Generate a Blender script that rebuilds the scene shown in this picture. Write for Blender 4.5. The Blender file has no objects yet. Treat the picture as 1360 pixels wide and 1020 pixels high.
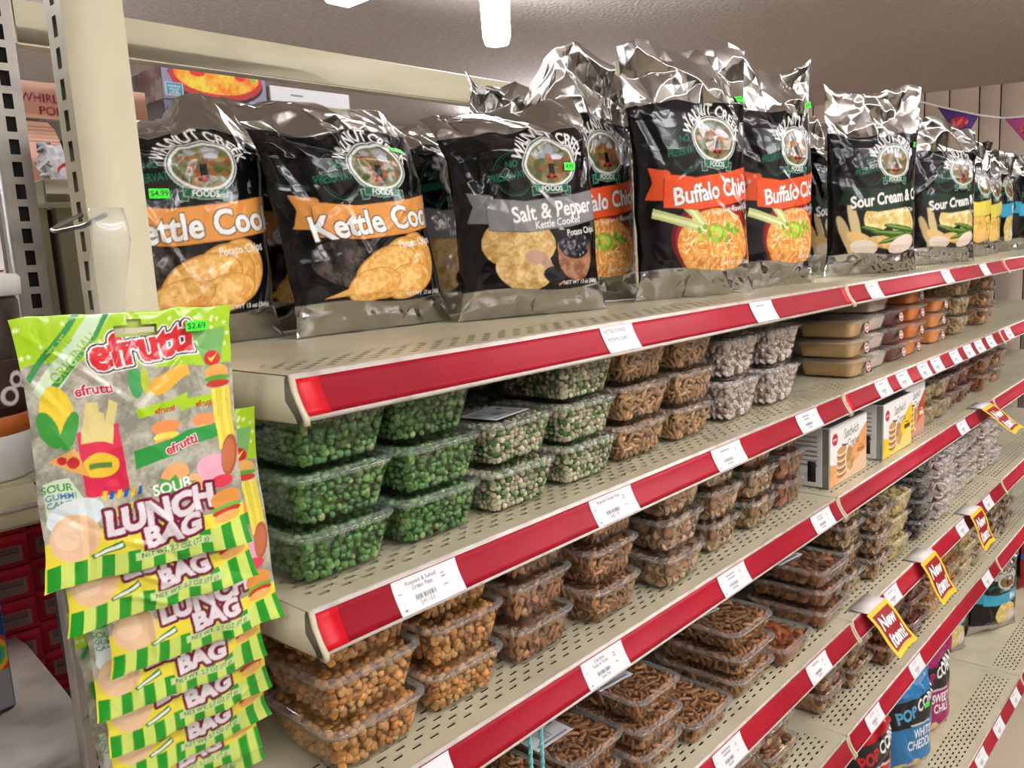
import bpy, math, random
import numpy as np
from mathutils import Matrix, Vector

# ------------------------------------------------------------------ camera, light, exposure
S = bpy.context.scene
COL = S.collection
cam_d = bpy.data.cameras.new('camera')
cam = bpy.data.objects.new('camera', cam_d)
COL.objects.link(cam)
cam_d.sensor_width = 36.0
cam_d.lens = 36.0 * 1097.85 / 1360.0
cam_d.clip_start = 0.02
cr, cd, cf = (0.67532644, -0.73553397, -0.05407376), (-0.14939297, -0.06462844, -0.98666352), (0.72222984, 0.67439821, -0.1535289)
cam.matrix_world = Matrix(((cr[0], -cd[0], -cf[0], -0.3729), (cr[1], -cd[1], -cf[1], 0.0), (cr[2], -cd[2], -cf[2], 1.54), (0, 0, 0, 1)))
S.camera = cam
S.view_settings.view_transform = 'Standard'
S.view_settings.look = 'None'
S.view_settings.gamma = 1.0
S.view_settings.use_curve_mapping = False
S.view_settings.exposure = 0.0
S.cycles.transparent_max_bounces = 40
S.cycles.max_bounces = 10
S.cycles.sample_clamp_indirect = 6.0
w = bpy.data.worlds.new('world'); S.world = w; w.use_nodes = True
w.node_tree.nodes['Background'].inputs[0].default_value = (0.9, 0.93, 1.0, 1)
w.node_tree.nodes['Background'].inputs[1].default_value = 0.5
TUBE_POWER = 29.5      # emission strength of the ceiling strip lights
BULB_POWER = 140.0

# ------------------------------------------------------------------ materials
def lin(c):
    c = np.asarray(c, float) / 255.0
    return np.where(c <= 0.04045, c / 12.92, ((c + 0.055) / 1.055) ** 2.4)

def L4(c):
    return tuple(float(v) for v in lin(c)) + (1.0,)

def newmat(name):
    m = bpy.data.materials.new(name); m.use_nodes = True
    return m, m.node_tree, m.node_tree.nodes['Principled BSDF']

def noise_mix(nt, base, c2, scale, detail=4.0, lo=0.45, hi=0.65):
    tc = nt.nodes.new('ShaderNodeTexCoord'); n = nt.nodes.new('ShaderNodeTexNoise')
    n.inputs['Scale'].default_value = scale; n.inputs['Detail'].default_value = detail
    nt.links.new(tc.outputs['Object'], n.inputs['Vector'])
    r = nt.nodes.new('ShaderNodeValToRGB')
    r.color_ramp.elements[0].position = lo; r.color_ramp.elements[0].color = L4(base)
    r.color_ramp.elements[1].position = hi; r.color_ramp.elements[1].color = L4(c2)
    nt.links.new(n.outputs['Fac'], r.inputs['Fac'])
    return n, r

def mat(name, color, rough=0.5, metal=0.0, c2=None, scale=20.0, bump=0.0, bscale=60.0, spec=0.5, lo=0.45, hi=0.65):
    m, nt, b = newmat(name)
    b.inputs['Roughness'].default_value = rough; b.inputs['Metallic'].default_value = metal
    b.inputs['Specular IOR Level'].default_value = spec
    n, r = noise_mix(nt, color, c2 if c2 is not None else [v * 0.94 for v in color], scale, lo=lo, hi=hi)
    nt.links.new(r.outputs['Color'], b.inputs['Base Color'])
    if bump:
        tc = nt.nodes.new('ShaderNodeTexCoord'); n2 = nt.nodes.new('ShaderNodeTexNoise')
        n2.inputs['Scale'].default_value = bscale; n2.inputs['Detail'].default_value = 3
        nt.links.new(tc.outputs['Object'], n2.inputs['Vector'])
        bp = nt.nodes.new('ShaderNodeBump'); bp.inputs['Strength'].default_value = bump; bp.inputs['Distance'].default_value = 0.01
        nt.links.new(n2.outputs['Fac'], bp.inputs['Height']); nt.links.new(bp.outputs['Normal'], b.inputs['Normal'])
    return m

def emit(name, color, strength):
    m = bpy.data.materials.new(name); m.use_nodes = True; nt = m.node_tree
    nt.nodes.remove(nt.nodes['Principled BSDF'])
    e = nt.nodes.new('ShaderNodeEmission'); e.inputs[0].default_value = L4(color); e.inputs[1].default_value = strength
    nt.links.new(e.outputs[0], nt.nodes['Material Output'].inputs[0])
    return m

def colmat(name, rough=0.5, spec=0.5, foil=False, rough2=0.16, bump=0.0, bscale=900.0, coat=0.0):
    m, nt, b = newmat(name)
    a = nt.nodes.new('ShaderNodeAttribute'); a.attribute_name = 'Col'
    nt.links.new(a.outputs['Color'], b.inputs['Base Color'])
    b.inputs['Roughness'].default_value = rough; b.inputs['Specular IOR Level'].default_value = spec
    b.inputs['Coat Weight'].default_value = coat; b.inputs['Coat Roughness'].default_value = 0.08
    if foil:
        nt.links.new(a.outputs['Alpha'], b.inputs['Metallic'])
        mr = nt.nodes.new('ShaderNodeMapRange'); mr.inputs['To Min'].default_value = rough; mr.inputs['To Max'].default_value = rough2
        nt.links.new(a.outputs['Alpha'], mr.inputs['Value']); nt.links.new(mr.outputs[0], b.inputs['Roughness'])
    if bump:
        tc = nt.nodes.new('ShaderNodeTexCoord'); n2 = nt.nodes.new('ShaderNodeTexNoise')
        n2.inputs['Scale'].default_value = bscale; nt.links.new(tc.outputs['Object'], n2.inputs['Vector'])
        bp = nt.nodes.new('ShaderNodeBump'); bp.inputs['Strength'].default_value = bump; bp.inputs['Distance'].default_value = 0.001
        nt.links.new(n2.outputs['Fac'], bp.inputs['Height']); nt.links.new(bp.outputs['Normal'], b.inputs['Normal'])
    return m

def clear_plastic(name, tint=(250, 250, 248), haze=0.0, blend=0.42, rough=0.05):
    m = bpy.data.materials.new(name); m.use_nodes = True; nt = m.node_tree
    nt.nodes.remove(nt.nodes['Principled BSDF'])
    t = nt.nodes.new('ShaderNodeBsdfTransparent'); t.inputs[0].default_value = L4(tint)
    g = nt.nodes.new('ShaderNodeBsdfGlossy'); g.inputs['Roughness'].default_value = rough
    g.inputs['Color'].default_value = (1, 1, 1, 1)
    d = nt.nodes.new('ShaderNodeBsdfDiffuse'); d.inputs[0].default_value = (0.9, 0.9, 0.88, 1)
    lw = nt.nodes.new('ShaderNodeFresnel'); ior = 1.0 + blend
    ge = nt.nodes.new('ShaderNodeNewGeometry'); mr = nt.nodes.new('ShaderNodeMapRange')   # a thin sheet reflects alike from both sides
    mr.inputs['To Min'].default_value = ior; mr.inputs['To Max'].default_value = 1.0 / ior
    nt.links.new(ge.outputs['Backfacing'], mr.inputs['Value']); nt.links.new(mr.outputs[0], lw.inputs['IOR'])
    mx0 = nt.nodes.new('ShaderNodeMixShader'); mx0.inputs[0].default_value = haze
    nt.links.new(t.outputs[0], mx0.inputs[1]); nt.links.new(d.outputs[0], mx0.inputs[2])
    mx = nt.nodes.new('ShaderNodeMixShader')
    nt.links.new(lw.outputs[0], mx.inputs[0]); nt.links.new(mx0.outputs[0], mx.inputs[1]); nt.links.new(g.outputs[0], mx.inputs[2])
    nt.links.new(mx.outputs[0], nt.nodes['Material Output'].inputs[0])
    return m

M = dict(
    cream=mat('cream_enamel', (208, 200, 170), 0.30, c2=(196, 187, 158), scale=9, bump=0.03, bscale=30),
    creamworn=mat('worn_cream_enamel', (204, 196, 166), 0.4, c2=(150, 138, 112), scale=14, lo=0.55, hi=0.8),
    grey=mat('grey_painted_steel', (168, 160, 148), 0.4, c2=(140, 132, 122), scale=12),
    chan=mat('clear_channel_edge', (225, 215, 205), 0.25, c2=(205, 190, 180), scale=30),
    red=mat('red_channel_insert', (172, 19, 42), 0.45, c2=(160, 17, 38), scale=5, spec=0.25),
    red2=mat('bright_red_strip', (206, 10, 32), 0.4, c2=(200, 10, 30), scale=5, spec=0.3),
    dark=mat('shaded_back_panel', (96, 88, 74), 0.6, c2=(80, 74, 62), scale=6),  # cream panel, darkened in its colour for the shade behind the tubs
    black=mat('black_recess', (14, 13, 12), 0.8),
    ceiling=mat('popcorn_ceiling', (222, 212, 210), 0.9, c2=(236, 228, 226), scale=40, bump=1.0, bscale=55),
    wall=mat('panelled_wall_paint', (222, 202, 184), 0.7, c2=(212, 192, 174), scale=3),
    wallb=mat('taupe_wall_paint', (206, 196, 184), 0.8, c2=(198, 188, 176), scale=2),
    floor=mat('beige_floor', (186, 172, 148), 0.5, c2=(168, 154, 130), scale=5),
    steel=mat('zinc_wire', (150, 150, 150), 0.3, 0.9),
    white=mat('white_paint', (230, 228, 222), 0.5),
    plastic=clear_plastic('clear_tub_plastic'),
    lid=clear_plastic('clear_lid_plastic', haze=0.012, blend=0.36),
    rim=clear_plastic('clear_tub_rim', tint=(247, 249, 247), haze=0.13, blend=0.6, rough=0.1),
    tab=mat('paper_tab', (232, 226, 222), 0.9, spec=0.1),
    film=clear_plastic('clear_hang_strip', haze=0.14, blend=0.45, rough=0.15),
    print=colmat('printed_film', 0.14, 0.38, foil=True, rough2=0.17),
    card=colmat('printed_card', 0.5, 0.3),
    food=colmat('dried_food', 0.42, 0.5, bump=0.3, bscale=500),
    pea=colmat('dried_peas', 0.32, 0.5, bump=0.25, bscale=400),
    candy=colmat('candy_bag_film', 0.16, 0.5, coat=0.1),
)

# ------------------------------------------------------------------ mesh helpers
RNG = np.random.default_rng(7)

def build(name, V, F, m, parent=None, smooth=False, col=None, mats=None, mi=None, loc=None):
    V = np.asarray(V, np.float32).reshape(-1, 3)
    me = bpy.data.meshes.new(name)
    me.vertices.add(len(V)); me.vertices.foreach_set('co', V.ravel())
    if isinstance(F, np.ndarray):
        n, k = F.shape
        idx = F.astype(np.int32).ravel(); start = np.arange(0, n * k, k, dtype=np.int32)
    else:
        idx = np.array([i for f in F for i in f], np.int32)
        ln = np.array([len(f) for f in F]); n = len(F); start = np.concatenate([[0], np.cumsum(ln)[:-1]]).astype(np.int32)
    me.loops.add(len(idx)); me.loops.foreach_set('vertex_index', idx)
    me.polygons.add(n); me.polygons.foreach_set('loop_start', start)
    if smooth: me.polygons.foreach_set('use_smooth', np.ones(n, bool))
    if mi is not None: me.polygons.foreach_set('material_index', np.asarray(mi, np.int32))
    me.update(calc_edges=True); me.validate()
    if col is not None:
        c = np.ones((len(V), 4), np.float32); col = np.asarray(col, np.float32).reshape(len(V), -1); c[:, :col.shape[1]] = col
        if col.shape[1] == 3: c[:, 3] = 0
        ca = me.color_attributes.new('Col', 'FLOAT_COLOR', 'POINT'); ca.data.foreach_set('color', c.ravel())
    for mm in (mats or [m]): me.materials.append(mm)
    o = bpy.data.objects.new(name, me); COL.objects.link(o)
    if parent is not None: o.parent = parent
    if loc is not None: o.location = loc
    return o

def tag(o, label=None, cat=None, group=None, kind=None):
    if label: o['label'] = label
    if cat: o['category'] = cat
    if group: o['group'] = group
    if kind: o['kind'] = kind
    return o

def empty(name, loc, rz=0.0, label=None, cat=None, group=None, kind=None):
    o = bpy.data.objects.new(name, None); COL.objects.link(o); o.location = loc; o.rotation_euler = (0, 0, rz)
    o.empty_display_size = 0.02
    return tag(o, label, cat, group, kind)

def copy_tree(o, parent=None):
    c = o.copy(); COL.objects.link(c); c.parent = parent
    for ch in [x for x in bpy.data.objects if x.parent == o]:
        copy_tree(ch, c)
    return c

BOXF = [(0, 3, 2, 1), (4, 5, 6, 7), (0, 1, 5, 4), (1, 2, 6, 5), (2, 3, 7, 6), (3, 0, 4, 7)]
class MB:
    def __init__(s): s.v, s.f = [], []
    def box(s, x0, y0, z0, x1, y1, z1, bev=0.0):
        if bev:
            return s.bbox(x0, y0, z0, x1, y1, z1, bev)
        n = len(s.v)
        s.v += [(x0, y0, z0), (x1, y0, z0), (x1, y1, z0), (x0, y1, z0), (x0, y0, z1), (x1, y0, z1), (x1, y1, z1), (x0, y1, z1)]
        s.f += [tuple(n + i for i in f) for f in BOXF]
        return s
    def bbox(s, x0, y0, z0, x1, y1, z1, b):
        # box with chamfered edges (convex shape of 24 vertices)
        n = len(s.v); X, Y, Z = (x0, x1), (y0, y1), (z0, z1); sg = (1, -1); idx = {}
        for i in (0, 1):
            for j in (0, 1):
                for k in (0, 1):
                    cx, cy, cz = X[i], Y[j], Z[k]; bx, by, bz = b * sg[i], b * sg[j], b * sg[k]
                    idx[i, j, k, 'x'] = len(s.v); s.v.append((cx, cy + by, cz + bz))
                    idx[i, j, k, 'y'] = len(s.v); s.v.append((cx + bx, cy, cz + bz))
                    idx[i, j, k, 'z'] = len(s.v); s.v.append((cx + bx, cy + by, cz))
        q = [(0, 0), (1, 0), (1, 1), (0, 1)]
        for e in (0, 1):
            fx = [idx[e, a, c, 'x'] for a, c in q]; fy = [idx[a, e, c, 'y'] for a, c in q]; fz = [idx[a, c, e, 'z'] for a, c in q]
            s.f += [tuple(fx if e else fx[::-1]), tuple(fy[::-1] if e else fy), tuple(fz if e else fz[::-1])]
        for a in (0, 1):
            for c in (0, 1):
                s.f.append((idx[0, a, c, 'y'], idx[1, a, c, 'y'], idx[1, a, c, 'z'], idx[0, a, c, 'z']))
                s.f.append((idx[a, 0, c, 'x'], idx[a, 1, c, 'x'], idx[a, 1, c, 'z'], idx[a, 0, c, 'z']))
                s.f.append((idx[a, c, 0, 'x'], idx[a, c, 1, 'x'], idx[a, c, 1, 'y'], idx[a, c, 0, 'y']))
        for i in (0, 1):
            for j in (0, 1):
                for k in (0, 1):
                    s.f.append((idx[i, j, k, 'x'], idx[i, j, k, 'y'], idx[i, j, k, 'z']))
        return s
    def prism_x(s, prof, x0, x1, caps=True):
        n = len(s.v); k = len(prof)
        s.v += [(x0, p[0], p[1]) for p in prof] + [(x1, p[0], p[1]) for p in prof]
        for i in range(k - (0 if caps else 1)):
            j = (i + 1) % k
            s.f.append((n + i, n + j, n + k + j, n + k + i))
        if caps:
            s.f.append(tuple(n + i for i in range(k))[::-1]); s.f.append(tuple(n + k + i for i in range(k)))
        return s
    def tube(s, pts, r, k=8):
        pts = [Vector(p) for p in pts]; n0 = len(s.v)
        for i, p in enumerate(pts):
            t = (pts[min(i + 1, len(pts) - 1)] - pts[max(i - 1, 0)]).normalized()
            a = t.orthogonal().normalized() if i == 0 else (a - t * a.dot(t)).normalized()
            b = t.cross(a)
            for j in range(k):
                q = p + (a * math.cos(2 * math.pi * j / k) + b * math.sin(2 * math.pi * j / k)) * r
                s.v.append(tuple(q))
        for i in range(len(pts) - 1):
            for j in range(k):
                jj = (j + 1) % k
                s.f.append((n0 + i * k + j, n0 + i * k + jj, n0 + (i + 1) * k + jj, n0 + (i + 1) * k + j))
        s.f.append(tuple(n0 + j for j in range(k))[::-1]); s.f.append(tuple(n0 + (len(pts) - 1) * k + j for j in range(k)))
        return s
    def lathe(s, prof, c=(0, 0, 0), k=32):
        n0 = len(s.v)
        for r, z in prof:
            for j in range(k):
                a = 2 * math.pi * j / k
                s.v.append((c[0] + r * math.cos(a), c[1] + r * math.sin(a), c[2] + z))
        for i in range(len(prof) - 1):
            for j in range(k):
                jj = (j + 1) % k
                s.f.append((n0 + i * k + j, n0 + i * k + jj, n0 + (i + 1) * k + jj, n0 + (i + 1) * k + j))
        s.f.append(tuple(n0 + j for j in range(k))[::-1]); s.f.append(tuple(n0 + (len(prof) - 1) * k + j for j in range(k)))
        return s
    def build(s, name, m, parent=None, smooth=False, loc=None):
        return build(name, s.v, s.f, m, parent, smooth, loc=loc)

def gridF(nv, nu, off=0, flip=False):
    i = np.arange(nv - 1)[:, None] * nu + np.arange(nu - 1)[None]
    q = np.stack([i, i + 1, i + nu + 1, i + nu], -1).reshape(-1, 4) + off
    return q[:, ::-1] if flip else q

# ------------------------------------------------------------------ painting flat print (numbers only, goes on vertices)
_tc = {}
def text_tris(s, bold=0.0):
    k = (s, bold)
    if k in _tc: return _tc[k]
    c = bpy.data.curves.new('lettering', 'FONT'); c.body = s; c.offset = bold; c.resolution_u = 3
    c.align_x = 'CENTER'; c.align_y = 'CENTER' if '\n' in s else 'TOP_BASELINE'; c.space_line = 0.85
    o = bpy.data.objects.new('lettering', c); COL.objects.link(o)
    dg = bpy.context.evaluated_depsgraph_get(); me = o.evaluated_get(dg).to_mesh()
    me.calc_loop_triangles()
    v = np.empty(len(me.vertices) * 3, np.float32); me.vertices.foreach_get('co', v); v = v.reshape(-1, 3)[:, :2]
    t = np.empty(len(me.loop_triangles) * 3, np.int32); me.loop_triangles.foreach_get('vertices', t); t = t.reshape(-1, 3)
    tr = v[t].astype(float) if len(t) else np.zeros((0, 3, 2))
    o.evaluated_get(dg).to_mesh_clear(); bpy.data.objects.remove(o); bpy.data.curves.remove(c)
    _tc[k] = tr
    return tr

def vnoise(h, w, cells, seed):
    r = np.random.default_rng(seed); cy = max(2, int(cells * h / w)); g = r.random((cy + 2, cells + 2))
    y = np.linspace(0, cy, h)[:, None]; x = np.linspace(0, cells, w)[None]
    iy, ix = y.astype(int), x.astype(int); fy, fx = y - iy, x - ix
    fy, fx = fy * fy * (3 - 2 * fy), fx * fx * (3 - 2 * fx)
    return (g[iy, ix] * (1 - fy) + g[iy + 1, ix] * fy) * (1 - fx) + (g[iy, ix + 1] * (1 - fy) + g[iy + 1, ix + 1] * fy) * fx

class Canvas:
    """coordinates: x right, y up, in units; s pixels per unit"""
    def __init__(c, W, H, s, base=(255, 255, 255), metal=0.0):
        c.W, c.H, c.s = W, H, s; c.w, c.h = int(round(W * s)), int(round(H * s))
        c.a = np.ones((c.h, c.w, 3)) * np.array(base) / 255.0; c.m = np.ones((c.h, c.w)) * metal
        c.Y, c.X = np.mgrid[0:c.h, 0:c.w]; c.X = (c.X + 0.5) / s; c.Y = (c.Y + 0.5) / s
    def put(c, mask, color, metal=0.0, al=1.0):
        if isinstance(color, np.ndarray) and color.ndim == 3: col = color[mask] / 255.0
        else: col = np.array(color) / 255.0
        c.a[mask] = c.a[mask] * (1 - al) + col * al
        c.m[mask] = metal
    def rect(c, x0, y0, x1, y1, color, **k):
        c.put((c.X > x0) & (c.X < x1) & (c.Y > y0) & (c.Y < y1), color, **k)
    def ell(c, cx, cy, rx, ry, rot=0.0):
        a = math.radians(rot); dx, dy = c.X - cx, c.Y - cy
        u = dx * math.cos(a) + dy * math.sin(a); v = -dx * math.sin(a) + dy * math.cos(a)
        return (u / rx) ** 2 + (v / ry) ** 2 < 1
    def oval(c, cx, cy, rx, ry, color, rot=0.0, **k): c.put(c.ell(cx, cy, rx, ry, rot), color, **k)
    def pm(c, pts):
        p = np.array(pts, float); inside = np.zeros(c.X.shape, bool)
        for i in range(len(p)):
            (x1, y1), (x2, y2) = p[i], p[(i + 1) % len(p)]
            if y1 == y2: continue
            cond = ((y1 > c.Y) != (y2 > c.Y)) & (c.X < (x2 - x1) * (c.Y - y1) / (y2 - y1) + x1)
            inside ^= cond
        return inside
    def poly(c, pts, color, **k): c.put(c.pm(pts), color, **k)
    def tm(c, s, x, y, size, rot=0.0, bold=0.0, sx=1.0, arc=None, shear=0.0):
        tr = text_tris(s, bold).copy() * size; tr[..., 0] *= sx
        tr[..., 0] += tr[..., 1] * shear
        if arc:   # arc radius: bend over a circle, x runs along the arc
            th = tr[..., 0] / arc; rr = arc + tr[..., 1]
            tr = np.stack([rr * np.sin(th), rr * np.cos(th) - arc], -1)
        a = math.radians(rot); R = np.array([[math.cos(a), math.sin(a)], [-math.sin(a), math.cos(a)]])
        tr = (tr @ R + np.array([x, y])) * c.s
        mask = np.zeros((c.h, c.w), bool)
        for t in tr:
            x0, y0 = np.floor(t.min(0)).astype(int); x1, y1 = np.ceil(t.max(0)).astype(int) + 1
            x0, y0 = max(x0, 0), max(y0, 0); x1, y1 = min(x1, c.w), min(y1, c.h)
            if x0 >= x1 or y0 >= y1: continue
            px = np.arange(x0, x1) + 0.5; py = (np.arange(y0, y1) + 0.5)[:, None]
            (ax, ay), (bx, by), (qx, qy) = t
            d1 = (bx - ax) * (py - ay) - (by - ay) * (px - ax); d2 = (qx - bx) * (py - by) - (qy - by) * (px - bx); d3 = (ax - qx) * (py - qy) - (ay - qy) * (px - qx)
            e = 1e-6
            mask[y0:y1, x0:x1] |= ((d1 >= -e) & (d2 >= -e) & (d3 >= -e)) | ((d1 <= e) & (d2 <= e) & (d3 <= e))
        return mask
    def grow(c, m, r):
        r = int(round(r * c.s)); out = m.copy()
        for k in range(r):
            o = out.copy(); o[1:] |= out[:-1]; o[:-1] |= out[1:]
            if k % 2: o[:, 1:] |= out[:, :-1]; o[:, :-1] |= out[:, 1:]
            else:
                o[:, 1:] |= out[:, :-1]; o[:, :-1] |= out[:, 1:]; o[1:, 1:] |= out[:-1, :-1]; o[:-1, :-1] |= out[1:, 1:]; o[1:, :-1] |= out[:-1, 1:]; o[:-1, 1:] |= out[1:, :-1]
            out = o
        return out
    def text(c, s, x, y, size, color, outline=(), **k):
        m = c.tm(s, x, y, size, **k)
        for r, oc in outline: c.put(c.grow(m, r), oc)
        c.put(m, color)
    def tex(c, mask, c1, c2, cells, seed, **k):
        n = (vnoise(c.h, c.w, cells, seed) * 0.5 + vnoise(c.h, c.w, cells * 3, seed + 1) * 0.3 + vnoise(c.h, c.w, cells * 8, seed + 2) * 0.2)[..., None]; n = np.clip((n - 0.3) * 2.4, 0, 1)
        c.put(mask, np.array(c1) * (1 - n) + np.array(c2) * n, **k)
    def sample(c, U, V):
        """box filtered lookup; U,V in 0..1, regular grid"""
        nv, nu = U.shape; fx = max(1, int(round(c.w / nu))); fy = max(1, int(round(c.h / nv)))
        A = np.concatenate([c.a, c.m[..., None]], -1)
        A[..., :3] = np.where(A[..., :3] <= 0.04045, A[..., :3] / 12.92, ((A[..., :3] + 0.055) / 1.055) ** 2.4)
        acc = 0
        for i in range(fx):
            for j in range(fy):
                x = np.clip((U * c.w + i - fx / 2).astype(int), 0, c.w - 1); y = np.clip((V * c.h + j - fy / 2).astype(int), 0, c.h - 1)
                acc = acc + A[y, x]
        return acc / (fx * fy)

def flat_print(name, cv, nu, m, parent=None, W=None, H=None, fn=None, thick=0.0006):
    """a thin printed card: front face carries the print at its vertices; local frame x right, z up, faces -y"""
    W, H = W or cv.W, H or cv.H; nv = max(2, int(nu * H / W))
    U, V = np.meshgrid(np.linspace(0, 1, nu), np.linspace(0, 1, nv)); c = cv.sample(U, V)
    X, Z = (U - 0.5) * W, (V - 0.5) * H; Y = np.zeros_like(X)
    if fn is not None: X, Y, Z = fn(X, Z, U, V)
    P = np.stack([X, Y, Z], -1).reshape(-1, 3); B = P + np.array([0, thick, 0])
    n = len(P); b = np.concatenate([np.arange(nu), np.arange(1, nv) * nu + nu - 1, (nv - 1) * nu + np.arange(nu - 2, -1, -1), np.arange(nv - 2, 0, -1) * nu])
    k = len(b); rim = np.stack([b, n + np.arange(k), n + (np.arange(k) + 1) % k, np.roll(b, -1)], -1)
    Vt = np.concatenate([P, B[b]]); cc = np.concatenate([c.reshape(-1, 4), np.tile([0.8, 0.8, 0.8, 0], (k, 1))])
    F = [tuple(f) for f in gridF(nv, nu)] + [tuple(f) for f in rim]
    if fn is None: F += [tuple((n + np.arange(k))[::-1])]
    else:
        Vt = np.concatenate([Vt, B]); cc = np.concatenate([cc, np.tile([0.8, 0.8, 0.8, 0], (n, 1))]); F += [tuple(f) for f in gridF(nv, nu, n + k, True)]
    return build(name, Vt, F, m, parent, False, cc)

# ------------------------------------------------------------------ room
X0, X1R, Y0R, Y1R, ZC = -3.5, 9.0, -3.2, 5.2, 2.6
o = MB().box(X0, Y0R, -0.1, X1R, Y1R, 0).build('floor', M['floor']); tag(o, kind='structure')
nu, nv = 60, 40
o = MB().box(X0, Y0R, ZC, X1R, Y1R, ZC + 0.1).build('ceiling', M['ceiling']); tag(o, kind='structure')
o = MB().box(X0, Y1R, 0, X1R, Y1R + 0.1, ZC).build('wall_back', M['wallb']); tag(o, kind='structure')
o = MB().box(X0, Y0R - 0.1, 0, X1R, Y0R, ZC).build('wall_front', M['wallb']); tag(o, kind='structure')
o = MB().box(X0 - 0.1, Y0R, 0, X0, Y1R, ZC).build('wall_left', M['wallb']); tag(o, kind='structure')
# far wall of upright boards, turned a little
far = empty('wall_right', (6.42, 2.9, 0), math.atan2(-1.55, 0.52), kind='structure')
xx = -2.6; k = 0; wid = [0.19, 0.13, 0.15, 0.22, 0.12, 0.17, 0.2, 0.14]
while xx < 7.0:
    wdt = wid[k % 8]
    MB().box(xx + 0.004, 0.0 if k % 2 else 0.002, 0, xx + wdt - 0.004, 0.02, ZC, bev=0.0018).build('plank', M['wall'], far)
    xx += wdt; k += 1
MB().box(-2.6, 0.016, 0, 7.0, 0.06, ZC).build('backing_board', M['black'], far)

# ceiling strip lights
tube_m = emit('strip_light_diffuser', (250, 249, 252), TUBE_POWER)
def strip_light(x, y, rz, label):
    t = empty('strip_light', (x, y, ZC), rz, label, 'light', 'ceiling strip lights')
    MB().box(-0.62, -0.035, -0.06, 0.62, 0.035, 0, bev=0.004).build('housing', M['white'], t)
    MB().box(-0.61, -0.065, -0.125, 0.61, 0.065, -0.0602, bev=0.018).build('diffuser', tube_m, t)
LIGHTS = [(0.3, -0.95, 0), (1.9, -0.95, 0), (3.5, -0.95, 0), (-1.9, -0.95, 0), (1.585, 2.0, 90), (4.2, 3.9, 90), (5.1, -0.95, 0), (-1.0, 2.6, 0), (0.3, -2.2, 0), (1.9, -2.2, 0), (0.0, 4.0, 0), (3.5, -2.2, 0), (-1.3, -2.2, 0)]  # front wall and back aisle fixtures are added fill, out of view
LNAME = ['first over the near aisle', 'second over the near aisle', 'third over the near aisle', 'over the aisle end by the candy bags', 'nearest the glaring bulb', 'added fill in the far back corner', 'fourth over the near aisle', 'added fill behind the drink tub', 'added fill, first of the front wall row', 'added fill, second of the front wall row', 'added fill along the back wall', 'added fill, third of the front wall row', 'added fill, last of the front wall row']
for i, (x, y, r) in enumerate(LIGHTS):
    strip_light(x, y, math.radians(r), 'white ceiling strip light with frosted diffuser, ' + LNAME[i])
bl = empty('ceiling_bulb', (1.96, 2.16, ZC), 0, 'glaring tubular bulb hanging from the ceiling above the chip bags', 'light')
MB().lathe([(0.05, 0), (0.05, -0.03), (0.025, -0.05), (0.02, -0.06)], k=24).build('socket', M['white'], bl, True)
MB().lathe([(0.02, -0.06), (0.052, -0.07), (0.055, -0.08), (0.05, -0.27), (0.042, -0.295), (0.02, -0.3)], k=24).build('tube', emit('bulb_glow', (255, 252, 250), BULB_POWER), bl, True)

# ------------------------------------------------------------------ gondola shelving
W = 1.2192
ZS = dict(A=1.4506, B=1.2392, C=1.0285, D=0.7749, E=0.5221, F=0.1523)
YS = dict(A=0.609, B=0.613, C=0.622, D=0.592, E=0.598, F=0.518)
PLACE = dict(A='top shelf', B='second shelf', C='third shelf', D='fourth shelf', E='fifth shelf', F='bottom shelf')
ORD = ['first', 'second', 'third', 'fourth', 'fifth', 'sixth', 'seventh', 'eighth', 'ninth', 'tenth', 'eleventh', 'twelfth']
YB = 1.075

def perforated(x0, x1, yf, yb, parent):
    """deck sheet with real punched slots in staggered rows"""
    nr, band0, rp, sl = 6, 0.020, 0.0115, 0.0042
    ys = [yf]
    for r in range(nr): ys += [yf + band0 + r * rp, yf + band0 + r * rp + sl]
    ys += [yb]
    pitch = 0.0254; n = int((x1 - x0 - 0.03) / pitch)
    xs = [x0]
    for i in range(n * 4 + 1): xs.append(x0 + 0.015 + i * pitch / 4)
    xs.append(x1)
    xs, ys = np.array(xs), np.array(ys)
    X, Y = np.meshgrid(xs, ys); V = np.stack([X, Y, np.zeros_like(X)], -1).reshape(-1, 3)
    F = gridF(len(ys), len(xs)).reshape(len(ys) - 1, len(xs) - 1, 4); keep = np.ones(F.shape[:2], bool)
    for r in range(nr):
        row = 1 + 2 * r; c = np.arange(len(xs) - 1)
        h = ((c - 1) % 4 < 2) if r % 2 else ((c - 3) % 4 < 2)
        h &= (c > 1) & (c < len(xs) - 3); keep[row, h] = False
    F = F[keep]
    V2 = V - np.array([0, 0, 0.0015])
    return np.concatenate([V, V2]), np.concatenate([F, F[:, ::-1] + len(V)])

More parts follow.
